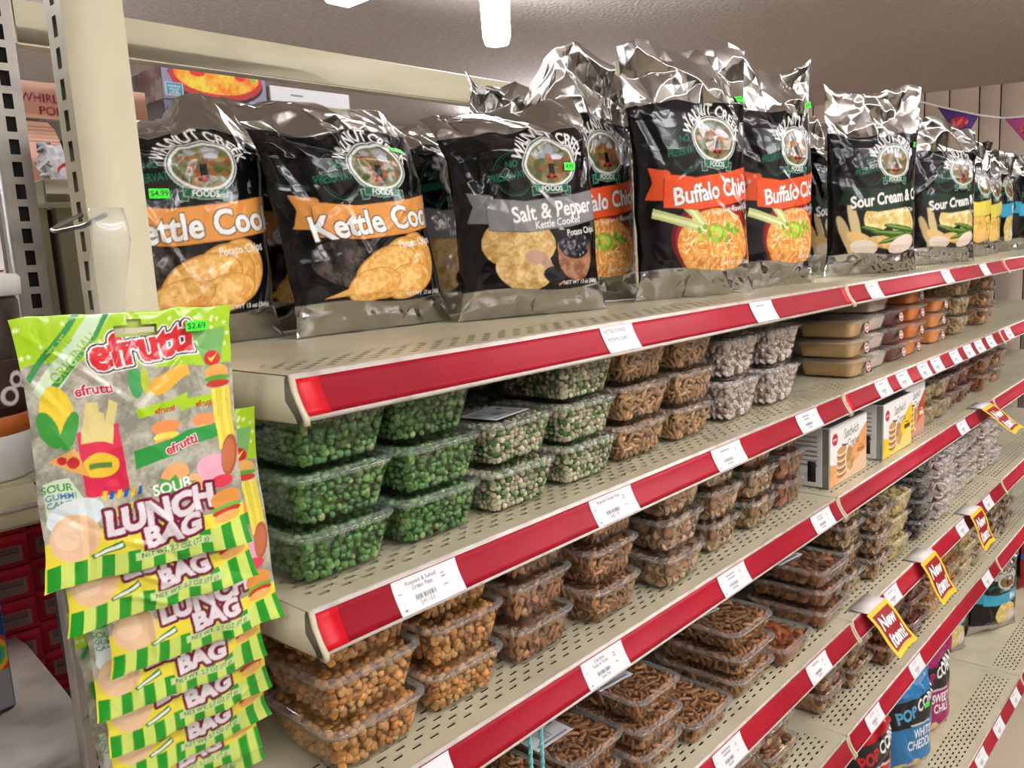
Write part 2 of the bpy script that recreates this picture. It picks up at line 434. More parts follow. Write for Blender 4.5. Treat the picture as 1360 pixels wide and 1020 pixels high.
shelves = {}
def shelf(key, sec):
    z, yf = ZS[key], YS[key]; x0, x1 = sec * W + 0.002, (sec + 1) * W - 0.002
    sname = ORD[sec]
    t = empty('metal_shelf', ((x0 + x1) / 2, yf, z), 0, 'cream steel %s with red front strip, %s bay from the left' % (PLACE[key], sname), 'shelf', 'cream shelves with red price channels')
    hx = (x1 - x0) / 2; d = YB - yf
    V, F = perforated(-hx, hx, 0.001, d, t)
    build('deck', V, F, M['cream'], t)
    # front channel: rolled steel front with a price rail
    prof = [(0.0008, 0.0004), (0.004, -0.004), (0.006, -0.022), (-0.006, -0.034), (-0.010, -0.0405), (-0.013, -0.0405), (-0.0195, -0.0375), (-0.0185, -0.0355), (-0.008, -0.02), (-0.0025, -0.008), (-0.002, -0.0005), (0, 0.0006)]
    MB().prism_x(prof, -hx, hx).build('price_channel', M['chan'], t)
    n = 7; P = []
    for i in range(n):
        s = i / (n - 1); yy = -0.0032 - 0.0155 * s ** 1.35; zz = -0.004 - 0.0305 * s; P.append((yy, zz))
    back = [(a + 0.0008, b) for a, b in P][::-1]
    MB().prism_x(P[::-1] + back[::-1], -hx + 0.001, hx - 0.001).build('red_insert', M['red'], t)
    if (key, sec) in (('A', 0), ('B', 0), ('B', 1), ('A', 1)):
        xe = -hx + 0.001 if key != 'A' or sec else -hx + 0.001
        if (key, sec) == ('A', 1): xe = hx - 0.03
        if (key, sec) == ('A', 0):
            MB().prism_x([(a - 0.0006, b) for a, b in P[::-1]] + [(a, b) for a, b in back[::-1]], hx - 0.025, hx - 0.006).build('short_red_strip', M['red2'], t)
        MB().prism_x([(a - 0.0006, b) for a, b in P[::-1]] + [(a, b) for a, b in back[::-1]], xe, xe + 0.028).build('short_red_strip', M['red2'], t)
    # side brackets, and the curved front tab
    for sx, nm in ((-1, 'side_bracket'), (1, 'side_bracket')):
        xa = sx * hx; xb = xa - sx * 0.002
        pr = [(0.0, -0.001), (d, -0.001), (d, -0.055), (d - 0.05, -0.055), (0.02, -0.042), (-0.010, -0.041), (-0.019, -0.039), (-0.019, -0.036), (-0.012, -0.026), (-0.005, -0.014)]
        MB().prism_x(pr, min(xa, xb), max(xa, xb)).build(nm, M['creamworn'], t)
        tb = [(-0.0045, 0.0), (0.0015, 0.0), (-0.002, -0.014), (-0.009, -0.026), (-0.016, -0.036), (-0.016, -0.042), (-0.022, -0.042), (-0.0225, -0.036), (-0.014, -0.026), (-0.0075, -0.014)]
        MB().prism_x(tb, min(xa, xa - sx * 0.005), max(xa, xa - sx * 0.005)).build('front_tab', M['creamworn'], t)
    MB().box(-hx + 0.004, 0.012, -0.009, hx - 0.004, d - 0.004, -0.006).build('shade_plate', M['black'], t)  # black plate added so the punched slots look shaded
    shelves[key, sec] = t
    return t

for key in 'ABCDEF':
    for sec in range(3): shelf(key, sec)

for sec in range(3):
    x0, x1 = sec * W, (sec + 1) * W
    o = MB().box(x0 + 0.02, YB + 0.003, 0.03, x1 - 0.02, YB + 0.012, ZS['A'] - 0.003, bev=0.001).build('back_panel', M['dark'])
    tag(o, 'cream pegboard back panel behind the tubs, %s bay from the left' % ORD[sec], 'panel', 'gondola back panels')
    o = MB().box(x0 + 0.005, 0.56, 0.0, x1 - 0.005, 0.575, 0.104, bev=0.002).build('kick_plate', M['cream'])
    tag(o, 'cream kick plate under the bottom shelf, %s bay from the left' % ORD[sec], 'kick plate', 'gondola kick plates')
    o = MB().box(x0 + (0.018 if sec else -0.012), 1.088, 1.812, x1 - 0.018, 1.112, 1.862, bev=0.002).build('top_rail', M['cream'])
    tag(o, 'cream steel top rail spanning above the chip bags, %s bay' % ORD[sec], 'rail', 'gondola top rails')

def slotted(name, w, d, z0, z1, parent, face='y', off=0.0, m=None):
    """hollow upright whose one face is punched with slots each inch; local origin at its front left foot"""
    m = m or M['cream']
    pitch, sh, sw = 0.0254, 0.017, 0.0105 if face == 'y' else 0.009
    n = int((z1 - z0 - 0.02) / pitch)
    zs = [z0]
    for i in range(n): zs += [z0 + 0.01 + off + i * pitch, z0 + 0.01 + off + i * pitch + sh]
    zs += [z1]
    ww = w if face == 'y' else d
    us = np.array([0, (ww - sw) / 2, (ww + sw) / 2, ww]); zs = np.array(zs)
    U, Z = np.meshgrid(us, zs)
    F = gridF(len(zs), 4).reshape(len(zs) - 1, 3, 4); keep = np.ones(F.shape[:2], bool); keep[1::2, 1] = False; F = F[keep]
    if face == 'y': P = np.stack([U, np.zeros_like(U), Z], -1)
    else: P = np.stack([np.zeros_like(U), d - U, Z], -1)
    P = P.reshape(-1, 3); V = list(map(tuple, P)); FF = [tuple(f) for f in F]
    o = build('slotted_face', V, FF, m, parent)
    mb = MB()
    t = 0.002
    if face == 'y':
        mb.box(0, 0.0002, z0, t, d, z1); mb.box(w - t, 0.0002, z0, w, d, z1); mb.box(t, d - t, z0, w - t, d, z1)
    else:
        mb.box(0.0002, 0, z0, w, t, z1); mb.box(0.0002, d - t, z0, w, d, z1); mb.box(w - t, t, z0, w, d - t, z1)
    mb.build('upright_body', m, parent)
    MB().box(0.006, 0.006, z0, w - 0.004, d - 0.004, z1).build('slot_shade_core', M['black'], parent)  # black core standing for the shade inside the slots

for i in range(4):
    t = empty('slotted_upright', (i * W - 0.046 if i == 0 else i * W - 0.016, 1.085, 0), 0, ['grey slotted steel upright at the left end of the shelving', 'cream slotted upright behind the chip bags at the first shelf joint', 'cream slotted upright at the second shelf joint from the left', 'cream slotted upright at the far end of the third bay'][i], 'upright')
    slotted('u', 0.032, 0.03, 0.0, 1.95, t, 'y', m=M['grey'] if i == 0 else M['cream'])
t = empty('slotted_upright', (-0.0870, 0.75, 0), 0, 'wide cream steel post in front of the first chip bag', 'upright')
slotted('p', 0.0515, 0.034, 0.0, 2.05, t, 'x', off=0.004)

# ------------------------------------------------------------------ clear tubs with food
CW, CD, CH = 0.122, 0.140, 0.0552      # rim width, rim depth, stacking height

def rrect(hx, hy, r, k=5):
    p = []
    for cx, cy, a0 in ((hx - r, -hy + r, -90), (hx - r, hy - r, 0), (-hx + r, hy - r, 90), (-hx + r, -hy + r, 180)):
        for i in range(k + 1):
            a = math.radians(a0 + 90 * i / k); p.append((cx + r * math.cos(a), cy + r * math.sin(a)))
    return np.array(p)

def loft(levels, r0=0.02, cap0=True, cap1=True):
    V, F = [], []; k = None
    for hx, hy, z, r in levels:
        p = rrect(hx, hy, r); k = len(p); V += [(a, b, z) for a, b in p]
    for i in range(len(levels) - 1):
        for j in range(k):
            jj = (j + 1) % k; F.append((i * k + j, i * k + jj, (i + 1) * k + jj, (i + 1) * k + j))
    if cap0: F.append(tuple(range(k))[::-1])
    if cap1: F.append(tuple((len(levels) - 1) * k + j for j in range(k)))
    return V, F

hx, hy = CW / 2, CD / 2
def tub_meshes(h, taper, nm):
    """shell and lid at height h; taper = how much narrower the foot is"""
    bx, by = hx - 0.0045, hy - 0.0045
    fx, fy = bx - taper, by - taper
    sh = [(fx - 0.004, fy - 0.004, 0.0010, 0.012), (fx - 0.001, fy - 0.001, 0.0018, 0.014), (fx, fy, 0.004, 0.015), (bx - taper * 0.45, by - taper * 0.45, h * 0.45, 0.017), (bx, by, h - 0.0105, 0.018),
          (bx + 0.001, by + 0.001, h - 0.0095, 0.019), (hx - 0.001, hy - 0.001, h - 0.0088, 0.021), (hx, hy, h - 0.0070, 0.022), (hx - 0.0014, hy - 0.0014, h - 0.0068, 0.021), (bx, by, h - 0.0072, 0.019)]
    V, F = loft(sh, cap1=False)
    kk = 24; mi = np.zeros(len(F), np.int32); mi[kk * 5:kk * 9] = 1
    base = build('tub_shell_' + nm, V, F, None, smooth=True, mats=[M['plastic'], M['rim']], mi=mi)
    ld = [(bx - 0.0005, by - 0.0005, h - 0.0080, 0.019), (hx + 0.0006, hy + 0.0006, h - 0.0062, 0.022), (hx + 0.0008, hy + 0.0008, h - 0.0042, 0.022), (hx - 0.001, hy - 0.001, h - 0.0034, 0.021),
          (bx + 0.0005, by + 0.0005, h - 0.0034, 0.02), (bx - 0.001, by - 0.001, h - 0.0012, 0.018), (bx - 0.003, by - 0.003, h - 0.0006, 0.017), (bx - 0.0065, by - 0.0065, h - 0.0008, 0.015), (bx - 0.009, by - 0.009, h - 0.0022, 0.013)]
    V, F = loft(ld, cap0=False)
    mi = np.zeros(len(F), np.int32); mi[:kk * 5] = 1
    lid = build('tub_lid_' + nm, V, F, None, smooth=True, mats=[M['lid'], M['rim']], mi=mi)
    r = (base.data, lid.data)
    for x in (base, lid): bpy.data.objects.remove(x)
    return r

TUB = {'m': tub_meshes(CH, 0.0095, 'm'), 't': tub_meshes(0.072, 0.011, 't'), 'l': tub_meshes(0.042, 0.007, 'l')}
HT = {'m': CH, 't': 0.072, 'l': 0.042}

def ico(sub):
    import bmesh
    bm = bmesh.new(); bmesh.ops.create_icosphere(bm, subdivisions=sub, radius=1.0)
    V = np.array([v.co[:] for v in bm.verts]); F = np.array([[v.index for v in f.verts] for f in bm.faces]); bm.free(); return V, F
I1, I2 = ico(1), ico(2)

def capsule(L, r, bend, k=6, n=6):
    V, F = [], []
    for i in range(n):
        s = i / (n - 1) * 2 - 1; rr = r * (0.45 if i in (0, n - 1) else 1.0) * (1 + 0.12 * math.sin(i * 2.1))
        for j in range(k):
            a = 2 * math.pi * j / k
            V.append((s * L / 2, rr * math.cos(a) + bend * (1 - s * s), rr * math.sin(a)))
    for i in range(n - 1):
        for j in range(k):
            jj = (j + 1) % k; F += [(i * k + j, (i + 1) * k + j, (i + 1) * k + jj), (i * k + j, (i + 1) * k + jj, i * k + jj)]
    for j in range(1, k - 1): F += [(0, j, j + 1), ((n - 1) * k, (n - 1) * k + j + 1, (n - 1) * k + j)]
    return np.array(V), np.array(F)

def disc(r, t, k=12, warp=0.0):
    V, F = [], []
    for rr, z in ((0.55 * r, t * 0.4), (r * 0.93, t * 0.5), (r, 0), (r * 0.93, -t * 0.5), (0.55 * r, -t * 0.4)):
        for j in range(k):
            a = 2 * math.pi * j / k; V.append((rr * math.cos(a), rr * math.sin(a), z + warp * math.sin(2 * a) * rr / r))
    for i in range(4):
        for j in range(k):
            jj = (j + 1) % k; F += [(i * k + j, (i + 1) * k + j, (i + 1) * k + jj), (i * k + j, (i + 1) * k + jj, i * k + jj)]
    for j in range(1, k - 1): F += [(0, j, j + 1), (4 * k, 4 * k + j + 1, 4 * k + j)]
    return np.array(V), np.array(F)

def ring(R, r, k=5, n=14, fig8=False):
    V, F = [], []
    for i in range(n):
        a = 2 * math.pi * i / n
        c = np.array([R * math.cos(a), R * (0.8 if not fig8 else math.sin(a) * 1.0 + 0) * (math.sin(a) if not fig8 else math.cos(a) * 1.4), 0.25 * r * math.sin(3 * a)])
        t = np.array([-math.sin(a), 0.8 * math.cos(a), 0]); t /= np.linalg.norm(t); nrm = np.cross(t, (0, 0, 1))
        for j in range(k):
            b = 2 * math.pi * j / k; V.append(c + nrm * r * math.cos(b) + np.array([0, 0, 1]) * r * math.sin(b))
    for i in range(n):
        ii = (i + 1) % n
        for j in range(k):
            jj = (j + 1) % k; F += [(i * k + j, ii * k + j, ii * k + jj), (i * k + j, ii * k + jj, i * k + jj)]
    return np.array(V), np.array(F)

def rotm(r):
    q = r.normal(size=4); q /= np.linalg.norm(q); a, b, c, d = q
    return np.array([[1 - 2 * (c * c + d * d), 2 * (b * c - a * d), 2 * (b * d + a * c)], [2 * (b * c + a * d), 1 - 2 * (b * b + d * d), 2 * (c * d - a * b)], [2 * (b * d - a * c), 2 * (c * d + a * b), 1 - 2 * (b * b + c * c)]])

def piece(kind, r):
    """vertices, triangles, per vertex shade"""
    if kind in ('pea', 'ball', 'nugget', 'lump', 'pecan', 'almond', 'cookie'):
        V, F = (I2 if kind in ('pea', 'ball', 'nugget') else I2); V = V.copy()
        if kind == 'pea': V *= 0.0046 * r.uniform(0.72, 1.1); V *= np.array([1, 1, r.uniform(0.72, 1)]); V[:, 0] += 0.0006 * np.sin(V[:, 1] * 900)
        if kind == 'ball': V *= 0.0042 * r.uniform(0.72, 1.1)
        if kind == 'nugget': V *= 0.0051 * r.uniform(0.75, 1.1) * (1 + 0.13 * np.sin(V[:, :1] * 4 + r.uniform(0, 6)) + 0.1 * np.sin(V[:, 1:2] * 5 + r.uniform(0, 6)))
        if kind == 'lump': V *= 0.0078 * r.uniform(0.7, 1.15) * (1 + 0.22 * np.sin(V[:, :1] * 3.5 + r.uniform(0, 6)) * np.sin(V[:, 1:2] * 4 + r.uniform(0, 6))); V[:, 2] *= r.uniform(0.4, 0.75)
        if kind == 'pecan': V = V * np.array([0.0135, 0.0075, 0.0045]) * r.uniform(0.8, 1.1); V[:, 2] += 0.0018 * np.cos(V[:, 1] * 900)
        if kind == 'almond': V = V * np.array([0.0115 - 0.0, 0.0062, 0.0040]) * r.uniform(0.88, 1.1); V[:, 1] *= 1 - V[:, 0] * 28
        if kind == 'cookie': V = V * np.array([0.013, 0.010, 0.0042]) * r.uniform(0.75, 1.1)
        sh = 1 + 0.18 * np.sin(V[:, 0] * 700 + r.uniform(0, 6))
        return V, F, sh
    if kind == 'stick':
        V, F = capsule(r.uniform(0.016, 0.028), r.uniform(0.0026, 0.0034), r.uniform(-0.003, 0.003)); return V, F, 1 + 0.12 * np.sin(V[:, 0] * 500)
    if kind == 'rod':
        V, F = capsule(r.uniform(0.02, 0.04), r.uniform(0.0016, 0.0022), r.uniform(-0.003, 0.003), k=5); return V, F, np.ones(len(V))
    if kind == 'chunk':
        V, F = capsule(r.uniform(0.012, 0.024), r.uniform(0.004, 0.0058), r.uniform(-0.003, 0.003), k=6, n=5); V[:, 2] *= 0.6
        return V, F, 1 + 0.2 * np.sin(V[:, 0] * 600 + V[:, 1] * 500)
    if kind == 'slice':
        rr = r.uniform(0.010, 0.0145); V, F = disc(rr, 0.0032, warp=r.uniform(-0.003, 0.003))
        d = np.linalg.norm(V[:, :2], axis=1) / rr; V[:, 1] *= r.uniform(0.55, 1)
        return V, F, np.where(d > 0.9, 0.45, 1.0)
    if kind == 'chip':
        rr = r.uniform(0.012, 0.017); V, F = disc(rr, 0.0028, warp=r.uniform(-0.005, 0.005)); return V, F, 1 + 0.1 * np.sin(V[:, 0] * 400)
    if kind == 'pretzel':
        V, F = ring(0.0115, 0.0034); return V, F, np.ones(len(V))

SPACING = dict(pea=0.0082, ball=0.0074, nugget=0.0093, lump=0.0122, pecan=0.0115, almond=0.0108, cookie=0.0125, stick=0.0098, rod=0.0085, chunk=0.0112, slice=0.0125, chip=0.0145, pretzel=0.0135)

def make_contents(kind, cols, seed, h=CH, fill=1.0, taper=0.0095):
    """cols: list of (weight, rgb, kind or None, speck)"""
    r = np.random.default_rng(seed)
    bx, by = hx - 0.0058, hy - 0.0058; fx, fy = bx - taper, by - taper
    s = SPACING[kind]; z0, z1 = 0.003, 0.003 + (h - 0.0075) * fill
    V, F, C = [], [], []; n = 0
    w_ = np.array([c[0] for c in cols], float); w_ /= w_.sum()
    zs = np.arange(z0 + s * 0.42, z1 - s * 0.25, s * 0.92)
    for zi, z in enumerate(zs):
        f = min(1, (z - z0) / (h - 0.016)); wx, wy = fx + (bx - fx) * f - s * 0.42, fy + (by - fy) * f - s * 0.42
        ax = np.linspace(-wx, wx, max(2, int(2 * wx / s) + 1)); ay = np.linspace(-wy, wy, max(2, int(2 * wy / s) + 1))
        for i, x in enumerate(ax):
            for j, y in enumerate(ay):
                top = zi >= len(zs) - 1
                edge = i < 1 or i >= len(ax) - 1 or j < 1 or j >= len(ay) - 1
                near = i < 2 or i >= len(ax) - 2 or j < 2
                if not (top or edge or (near and r.random() < 0.35)): continue
                ci = r.choice(len(cols), p=w_); wt, rgb, kk, speck = cols[ci]
                pv, pf, sh = piece(kk or kind, r)
                R = rotm(r)
                if kind in ('chip', 'slice', 'almond', 'cookie', 'pecan', 'stick', 'chunk', 'rod') and (i == 0 or i == len(ax) - 1 or j == 0 or j == len(ay) - 1 or top):
                    # lean flat against the nearest wall
                    nrm = np.array([0, 0, 1.0]) if top and not edge else (np.array([0, -1.0, 0]) if j == 0 else (np.array([0, 1.0, 0]) if j == len(ay) - 1 else np.array([-1.0 if i == 0 else 1.0, 0, 0])))
                    nrm = nrm + r.normal(size=3) * (0.32 if kind in ('chip', 'slice') else 0.22); nrm /= np.linalg.norm(nrm); a = np.cross(nrm, r.normal(size=3)); a /= np.linalg.norm(a)
                    R = np.stack([a, np.cross(nrm, a), nrm], 1)
                jit = r.normal(size=3) * s * 0.2
                p = pv @ R.T + np.array([x, y, z]) + jit
                # keep inside the tub
                ff = np.clip((p[:, 2] - z0) / (h - 0.016), 0, 1); lx, ly = fx + (bx - fx) * ff, fy + (by - fy) * ff
                for ax_, lim in ((0, lx), (1, ly)):
                    o1 = (p[:, ax_] - lim).max(); o2 = (-lim - p[:, ax_]).max()
                    if o1 > 0: p[:, ax_] -= o1
                    elif o2 > 0: p[:, ax_] += o2
                o1 = p[:, 2].max() - (h - 0.0042); o2 = z0 - p[:, 2].min()
                if o1 > 0: p[:, 2] -= o1
                elif o2 > 0: p[:, 2] += o2
                p[:, 0] = np.clip(p[:, 0], -lx, lx); p[:, 1] = np.clip(p[:, 1], -ly, ly); p[:, 2] = np.clip(p[:, 2], z0, h - 0.0042)
                # rounded corners
                cx, cy = np.abs(p[:, 0]) - (lx - 0.015), np.abs(p[:, 1]) - (ly - 0.015); both = (cx > 0) & (cy > 0); d = np.hypot(cx, cy)
                over = both & (d > 0.015)
                if over.any():
                    k = 0.015 / d[over]
                    p[over, 0] = np.sign(p[over, 0]) * ((lx - 0.015)[over] + cx[over] * k); p[over, 1] = np.sign(p[over, 1]) * ((ly - 0.015)[over] + cy[over] * k)
                base = lin(np.array(rgb)) * r.uniform(0.46, 1.0)
                c = base[None] * np.clip(sh, 0.3, 1.3)[:, None]
                if speck:
                    sp = r.random(len(pv)) < speck; c[sp] = lin(np.array((60, 45, 45)))
                V.append(p); F.append(pf + n); C.append(c); n += len(p)
    # filler that blocks the view through, darkened to stand for shade between pieces
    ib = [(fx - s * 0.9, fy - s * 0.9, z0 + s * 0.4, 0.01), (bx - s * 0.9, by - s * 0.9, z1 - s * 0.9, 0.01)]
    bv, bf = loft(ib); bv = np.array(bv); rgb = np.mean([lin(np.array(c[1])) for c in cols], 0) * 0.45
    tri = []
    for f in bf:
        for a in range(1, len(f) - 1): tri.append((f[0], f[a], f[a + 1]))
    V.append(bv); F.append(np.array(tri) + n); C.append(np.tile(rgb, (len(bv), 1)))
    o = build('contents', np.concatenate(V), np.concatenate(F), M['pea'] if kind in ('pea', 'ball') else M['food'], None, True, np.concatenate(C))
    me = o.data; bpy.data.objects.remove(o); return me

def make_block(color, seal=None, h=0.042):
    bx, by = hx - 0.008, hy - 0.008; t = 0.008
    pts = []
    lv = [(bx - t, by - t, 0.003, 0.012), (bx - t * 0.9, by - t * 0.9, 0.004, 0.014), (bx, by, h - 0.011, 0.016), (bx - 0.003, by - 0.003, h - 0.009, 0.014)]
    V, F = loft(lv)
    V = np.array(V); k = len(V) // 4
    col = np.tile(lin(np.array(color)), (len(V), 1)) * (1 + 0.06 * RNG.normal(size=(len(V), 1)))
    o = build('contents', V, F, M['food'], None, True, np.clip(col, 0, 1)); me = o.data; bpy.data.objects.remove(o); return me

FOOD = {}
def food(name, *a, **k):
    FOOD[name] = [make_contents(*a, seed=s, **k) for s in ((11, 29) if name in ('peas', 'wasabi', 'sesame', 'nugget', 'darkstick', 'slice') else (11,))]
food('peas', 'pea', [(5, (84, 138, 66), None, 0), (3, (118, 166, 92), None, 0), (2, (64, 116, 58), None, 0), (1, (156, 176, 112), None, 0)])
food('wasabi', 'ball', [(5, (214, 208, 178), None, 0), (2, (192, 186, 148), None, 0), (2.2, (78, 128, 62), 'pea', 0)])
food('sesame', 'stick', [(3, (208, 164, 120), None, 0), (2, (190, 142, 98), None, 0)])
food('white', 'lump', [(3, (244, 226, 218), None, 0.05), (1, (228, 204, 198), None, 0.06)], h=0.072, taper=0.011)
food('nugget', 'nugget', [(3, (222, 158, 86), None, 0), (2, (200, 132, 64), None, 0), (1, (236, 184, 116), None, 0)])
food('chunk', 'chunk', [(3, (184, 130, 90), None, 0), (2, (154, 104, 70), None, 0)])
food('stickbrown', 'stick', [(3, (190, 138, 94), None, 0), (2, (158, 106, 70), None, 0)])
food('slice', 'slice', [(3, (220, 180, 140), None, 0), (1, (184, 124, 84), None, 0)])
food('chip', 'chip', [(3, (176, 112, 78), None, 0), (2, (144, 88, 60), None, 0)])
food('chiplight', 'slice', [(3, (216, 176, 132), None, 0), (1, (176, 134, 96), None, 0)])
food('darkstick', 'stick', [(3, (184, 128, 80), None, 0), (2, (152, 100, 60), None, 0)], h=0.042, taper=0.007)
food('almond', 'almond', [(3, (164, 108, 70), None, 0), (2, (136, 86, 54), None, 0)], h=0.042, taper=0.007)
food('pecan', 'pecan', [(3, (176, 104, 56), None, 0), (2, (138, 78, 42), None, 0)])
food('pecanlow', 'pecan', [(3, (192, 112, 60), None, 0), (2, (150, 84, 44), None, 0)], h=0.042, taper=0.007)
food('mixnut', 'cookie', [(3, (192, 142, 100), None, 0), (2, (150, 98, 64), None, 0), (1, (214, 178, 132), None, 0)])
food('palenut', 'cookie', [(3, (204, 176, 132), None, 0), (2, (178, 146, 104), None, 0)])
food('cashew', 'cookie', [(3, (232, 206, 140), None, 0), (1, (214, 180, 116), None, 0)])
food('choc', 'lump', [(1, (50, 36, 30), None, 0)], fill=0.8)
food('pretzel', 'pretzel', [(5, (244, 238, 230), None, 0), (1, (236, 178, 182), None, 0)])
food('redrod', 'rod', [(3, (150, 72, 44), None, 0), (1, (120, 54, 34), None, 0)])
BLOCK = dict(tan=make_block((190, 156, 108)), pink=make_block((206, 186, 178)), maroon=make_block((92, 42, 42)), orange=make_block((214, 122, 56)), apricot=make_block((222, 140, 74)))

# paper sticker on tub lids
def sticker_canvas():
    c = Canvas(0.062, 0.046, 3600, (226, 226, 228))
    r = random.Random(3)
    x = 0.020
    while x < 0.038:
        d = r.choice((0.0004, 0.0008)); c.rect(x, 0.010, x + d, 0.024, (30, 30, 32)); x += d + r.choice((0.0005, 0.0009))
    for i in range(4): c.rect(0.004, 0.026 + i * 0.004, 0.004 + r.uniform(0.012, 0.017), 0.0275 + i * 0.004, (90, 90, 95))
    for i in range(4): c.rect(0.024, 0.029 + i * 0.0035, 0.024 + r.uniform(0.006, 0.014), 0.0302 + i * 0.0035, (110, 110, 115))
    c.rect(0.046, 0.029, 0.056, 0.033, (50, 50, 54))
    for i in range(14): c.rect(0.006 + i * 0.0036, 0.004, 0.006 + i * 0.0036 + 0.0028, 0.0068, (60, 60, 66))
    return c
_st = flat_print('price_label', sticker_canvas(), 60, M['card'], W=0.074, H=0.055); STICKER = _st.data; bpy.data.objects.remove(_st)
# small lid seal on fudge blocks
def seal_canvas():
    c = Canvas(0.03, 0.024, 2200, (60, 34, 34)); c.oval(0.015, 0.012, 0.013, 0.010, (236, 226, 220)); c.oval(0.015, 0.012, 0.011, 0.008, (196, 110, 100)); c.rect(0.006, 0.0105, 0.024, 0.0135, (240, 230, 225)); return c
_st = flat_print('seal_label', seal_canvas(), 24, M['card']); SEAL = _st.data; bpy.data.objects.remove(_st)

def place(name, me, parent, loc=(0, 0, 0), rot=(0, 0, 0), kind=None, scale=None):
    o = bpy.data.objects.new(name, me); COL.objects.link(o); o.parent = parent; o.location = loc; o.rotation_euler = rot
    if kind: o['kind'] = kind
    if scale: o.scale = scale
    return o

_n = 0
def tub(fd, size, x, y, z, label, group, rz=0.0, sx=1.0, sy=1.0, sticker=None, seal=False):
    """one clear tub standing with its foot centre at x, y, z"""
    global _n; _n += 1
    t = empty('plastic_tub', (x, y, z), math.radians(rz), label, 'tub', group)
    t.scale = (sx, sy, 1)
    b, l = TUB[size]
    place('tub_base', b, t); place('lid', l, t)
    if fd in FOOD: place('contents', FOOD[fd][_n % len(FOOD[fd])], t, kind='stuff', rot=(0, 0, 0))
    else: place('contents', BLOCK[fd], t)
    h = HT[size]
    if sticker is not None:
        ax, ay, ar = sticker
        place('price_label', STICKER, t, (ax, ay, h + 0.0003), (-math.pi / 2, 0, math.radians(ar)))
    if seal: place('seal_label', SEAL, t, (0.02, -hy + 0.004, h * 0.42), (math.radians(-8), 0, 0))
    return t

LEVEL = {1: [''], 2: ['bottom', 'top'], 3: ['bottom', 'middle', 'top'], 4: ['bottom', 'second', 'third', 'top'], 5: ['bottom', 'second', 'third', 'fourth', 'top']}
def stack(fd, n, x, z, what, where, yc=None, yf=None, size='m', rz=0.0, sx=1.0, sy=1.0, jit=0.004, sticker=None, seal=False, group=None, seed=0):
    """x: centre of the front row stack"""
    r = random.Random(int(x * 1000) + int(z * 77) + seed)
    yc = yc if yc is not None else yf + hy * sy
    for i in range(n):
        lv = LEVEL[n][i]
        lab = ('clear tub of %s, %s of %s' % (what, lv, where)) if lv else 'clear tub of %s, %s' % (what, where)
        tub(fd, size, x + r.uniform(-jit, jit), yc + r.uniform(-jit, jit), z + 0.0012 + i * (HT[size] + 0.0004), lab, group or ('tubs of ' + what), rz + r.uniform(-1.5, 1.5), sx, sy,
            sticker if i == n - 1 else None, seal)

zA, zB, zC, zD, zE, zF = (ZS[k] + 0.0006 for k in 'ABCDEF')
SB, SC, SD, SE = 'on the second shelf', 'on the third shelf', 'on the fourth shelf', 'on the fifth shelf'
# second shelf, first bay
stack('peas', 3, 0.078, zB, 'dried green peas', 'the stack nearest the shelf end', yf=0.638)
stack('peas', 3, 0.206, zB, 'dried green peas', 'the second green stack', yf=0.640)
stack('wasabi', 2, 0.338, zB, 'white and green peas', 'the short stack beside the green peas', yf=0.640, sticker=(-0.005, -0.02, 8))
stack('wasabi', 3, 0.470, zB, 'white and green peas', 'the full stack beside the sesame sticks', yf=0.642)
stack('sesame', 3, 0.612, zB, 'tan sesame sticks', 'the stack beside the white peas', yf=0.650, sx=1.08, sticker=(-0.005, 0.0, 5))
stack('sesame', 3, 0.752, zB, 'tan sesame sticks', 'the stack beside white speckled candy', yf=0.650, sx=1.0)
stack('white', 2, 0.920, zB, 'white speckled candy', 'the stack beside the sesame sticks', yf=0.655, size='t', sx=1.08)
stack('white', 2, 1.082, zB, 'white speckled candy', 'the stack beside the tan fudge', yf=0.655, size='t', sx=1.14, sticker=(-0.01, 0.0, 5))
stack('pink', 1, 1.09, zB + 0.1458, 'pale pink fudge', 'on the white speckled candy', yc=0.77, size='l', seal=True)
for x, fd, wh, n in ((0.08, 'peas', 'dried green peas', 3), (0.21, 'peas', 'dried green peas', 3), (0.345, 'wasabi', 'white and green peas', 3), (0.475, 'wasabi', 'white and green peas', 3), (0.62, 'sesame', 'tan sesame sticks', 3), (0.76, 'sesame', 'tan sesame sticks', 3)):
    stack(fd, n, x, zB, wh, 'the rear stack %s' % ('at the shelf end' if x < 0.15 else 'second along' if x < 0.3 else 'behind the short one' if x < 0.4 else 'fourth along' if x < 0.5 else 'fifth along' if x < 0.7 else 'sixth along'), yf=0.80, seed=5)
# second shelf, second bay
stack('tan', 3, 1.437, zB, 'tan fudge', 'the stack beside the shelf joint', yf=0.645, size='l', seal=True, sx=0.98)
stack('pink', 4, 1.572, zB, 'pale pink fudge', 'the tall stack beside the tan fudge', yf=0.655, size='l', sx=1.0)
stack('maroon', 3, 1.700, zB, 'dark red fudge', 'the stack between pink and orange fudge', yf=0.655, size='l', seal=True, sx=0.95)
stack('orange', 4, 1.822, zB, 'orange fudge', 'the taller orange stack', yf=0.650, size='l', seal=True, sx=0.95)
stack('apricot', 3, 2.08, zB, 'orange fudge', 'the shorter orange stack', yf=0.665, size='l', seal=True, sx=0.98)
stack('palenut', 3, 2.30, zB, 'round pale cookies', 'the last stack of the second bay', yf=0.665, size='m', sx=1.1)
stack('mixnut', 3, 2.60, zB, 'brown nuts', 'the stack past the second joint', yf=0.665, sx=1.1)
stack('pecan', 3, 2.86, zB, 'dark pecans', 'the stack far past the second joint', yf=0.72, sx=1.1)
